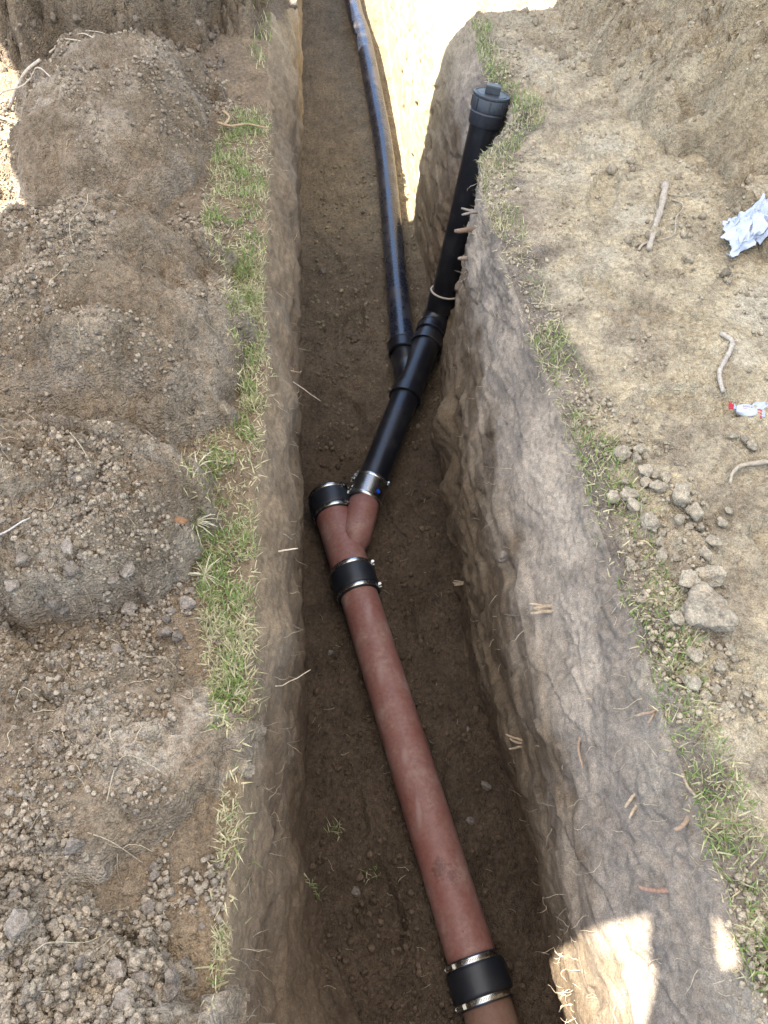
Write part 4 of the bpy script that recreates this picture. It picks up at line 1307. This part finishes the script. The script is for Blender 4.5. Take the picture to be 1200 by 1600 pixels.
# candy wrapper
wc = Vector((.972, 1.262, 0)); g, nn = drop(wc.x, wc.y); wc.z = g.z + .016
wr = empty('candy_wrapper', wc)
ax = Vector((.93, -.36, 0)).normalized(); ay = Vector((.36, .93, 0)).normalized(); az = Vector((0, 0, 1))
def sheet(fn, nu, nv, name, mat, parent, thick=.0005):
    V = []; F = []
    for j in range(nv + 1):
        for i in range(nu + 1): V.append(fn(i / nu, j / nv))
    for j in range(nv):
        for i in range(nu): F.append((j * (nu + 1) + i, j * (nu + 1) + i + 1, (j + 1) * (nu + 1) + i + 1, (j + 1) * (nu + 1) + i))
    mb = MB(); mb.add(V, F); o = mb.build(name, mat, parent)
    m_ = o.modifiers.new('thick', 'SOLIDIFY'); m_.thickness = thick
    o.matrix_parent_inverse = Matrix.Translation(-wc)
    return o
def pillow(u, v):
    th = 2 * PI * v; w = .006 + .0135 * math.sin(PI * u) ** .55
    cr = .0016 * math.sin(9 * u + 5 * th) * math.sin(PI * u)
    return wc + ax * (-.026 + .052 * u) + ay * ((w + cr) * math.cos(th)) + az * ((.008 * math.sin(PI * u) ** .6 + .003 + cr) * math.sin(th))
sheet(pillow, 18, 22, 'wrapper_body', M['wrap_w'], wr)
def fan(sgn, a0, l0, l1, w0, w1):
    def f(u, v):
        k = l0 + (l1 - l0) * v; w = w0 + (w1 - w0) * v
        return wc + ax * (sgn * k) + ay * (w * (u - .5) * 2 + a0 * v) + az * (.0035 * math.sin(u * 16) * (.3 + v) + .003)
    return f
sheet(fan(-1, .001, .025, .032, .005, .008), 16, 3, 'twist_end', M['wrap_w'], wr)
sheet(fan(-1, .002, .0323, .043, .008, .012), 16, 4, 'red_tip', M['wrap_r'], wr)
sheet(fan(1, -.006, .0225, .033, .014, .0155), 16, 4, 'red_tip', M['wrap_r'], wr)
sheet(fan(1, -.004, .0333, .041, .0135, .010), 16, 3, 'twist_end', M['wrap_w'], wr)
def flap(u, v):
    c = wc + ax * (.014 + .030 * v) + ay * (.010 + .028 * v)
    return c + (ax * -.6 + ay * .8) * ((u - .5) * (.008 + .014 * v)) * .0 + (ax * .75 - ay * .65) * ((u - .5) * (.010 + .014 * math.sin(PI * min(v * .8 + .1, 1)))) + az * (.004 + .003 * math.sin(u * 9 + v * 5))
sheet(flap, 12, 8, 'loose_flap', M['wrap_w'], wr)
# faint red print: a few illegible brush letters in an arc on the body
pr = MB()
def onb(s, t):                                       # point on top of the body, s along, t across
    u = .5 + s / .052; w = .006 + .0135 * math.sin(PI * u) ** .55
    c_ = max(-1, min(1, t / w)); h_ = (.008 * math.sin(PI * u) ** .6 + .003) * math.sqrt(max(0, 1 - c_ * c_))
    return wc + ax * s + ay * t + az * (h_ + .0012)
sx = -.012
for ch in [[(0, 1), (0, -1), (.5, -1), (.6, .8)], [(0, -1), (0, .3), (.5, .4), (.55, -1)], [(.6, .4), (.1, .3), (.1, -.8), (.6, -.9)], [(.1, 1), (.15, -1)], [(.05, -.3), (.6, 0), (.3, .6), (0, -.4), (.6, -.9)]]:
    tube(pr, [onb(sx + q[0] * .0042, .002 + q[1] * .0032 + .002 * math.cos(sx * 120)) for q in ch], .00042, 4)
    sx += .0046
for k in range(3): tube(pr, [onb(-.013 + .003 * k, -.0045 - .0018 * k), onb(.004 + .001 * k, -.0052 - .0016 * k)], .00022, 4)
o = pr.build('printed_lettering', M['wrap_r'], wr); o.matrix_parent_inverse = Matrix.Translation(-wc)
tag(wr, 'small red and white twisted candy wrapper on the right bank', 'candy wrapper')

# ------------------------------------------------------------------ unseen sail added for its shadow, outline cut to the shade edges
SH = 2.6; SX = SUN_SLOPE * SH
outer = [(4.6, -2.2), (4.6, 3.71), (-.16, 3.71), (-.16, 5.3), (-1.80, 5.3), (-1.32, 3.70), (-.98, 2.38), (-.90, 1.85), (-1.30, .8), (-1.6, -2.2),
         (-.03, -2.2), (-.03, .225), (.405, .212), (.375, .15), (.385, .13), (.30, .02), (.20, -.12), (.14, -2.2)]
hole = [(.528, .190), (.550, .150), (.546, .118), (.512, .118), (.518, .155)]  # gap added to let a small spot of sun through
O3 = [Vector((x - SX, y, SH)) for x, y in outer]; H3 = [Vector((x - SX, y, SH)) for x, y in hole]
tri = tessellate_polygon([O3, H3])
sail = empty('added_shade_sail', (0, 0, 0))
mb = MB(); mb.add(O3 + H3, [tuple(t) for t in tri]); mb.build('added_sail_cloth', M['sail'], sail, smooth=False)
for x, y in [(3.15, -2.15), (3.15, 3.65), (-3.18, 5.2), (-2.95, -2.15)]:
    mb = lathe(MB(), (x, y, -.1), (x, y, 2.6), [(0, .001), (0, .024), (2.69, .024), (2.69, .001)], 16); mb.build('added_sail_pole', M['pole'], sail, auto=.7)
tag(sail, 'unseen pale cloth sheet added on poles to shade the trench', 'shade sail')
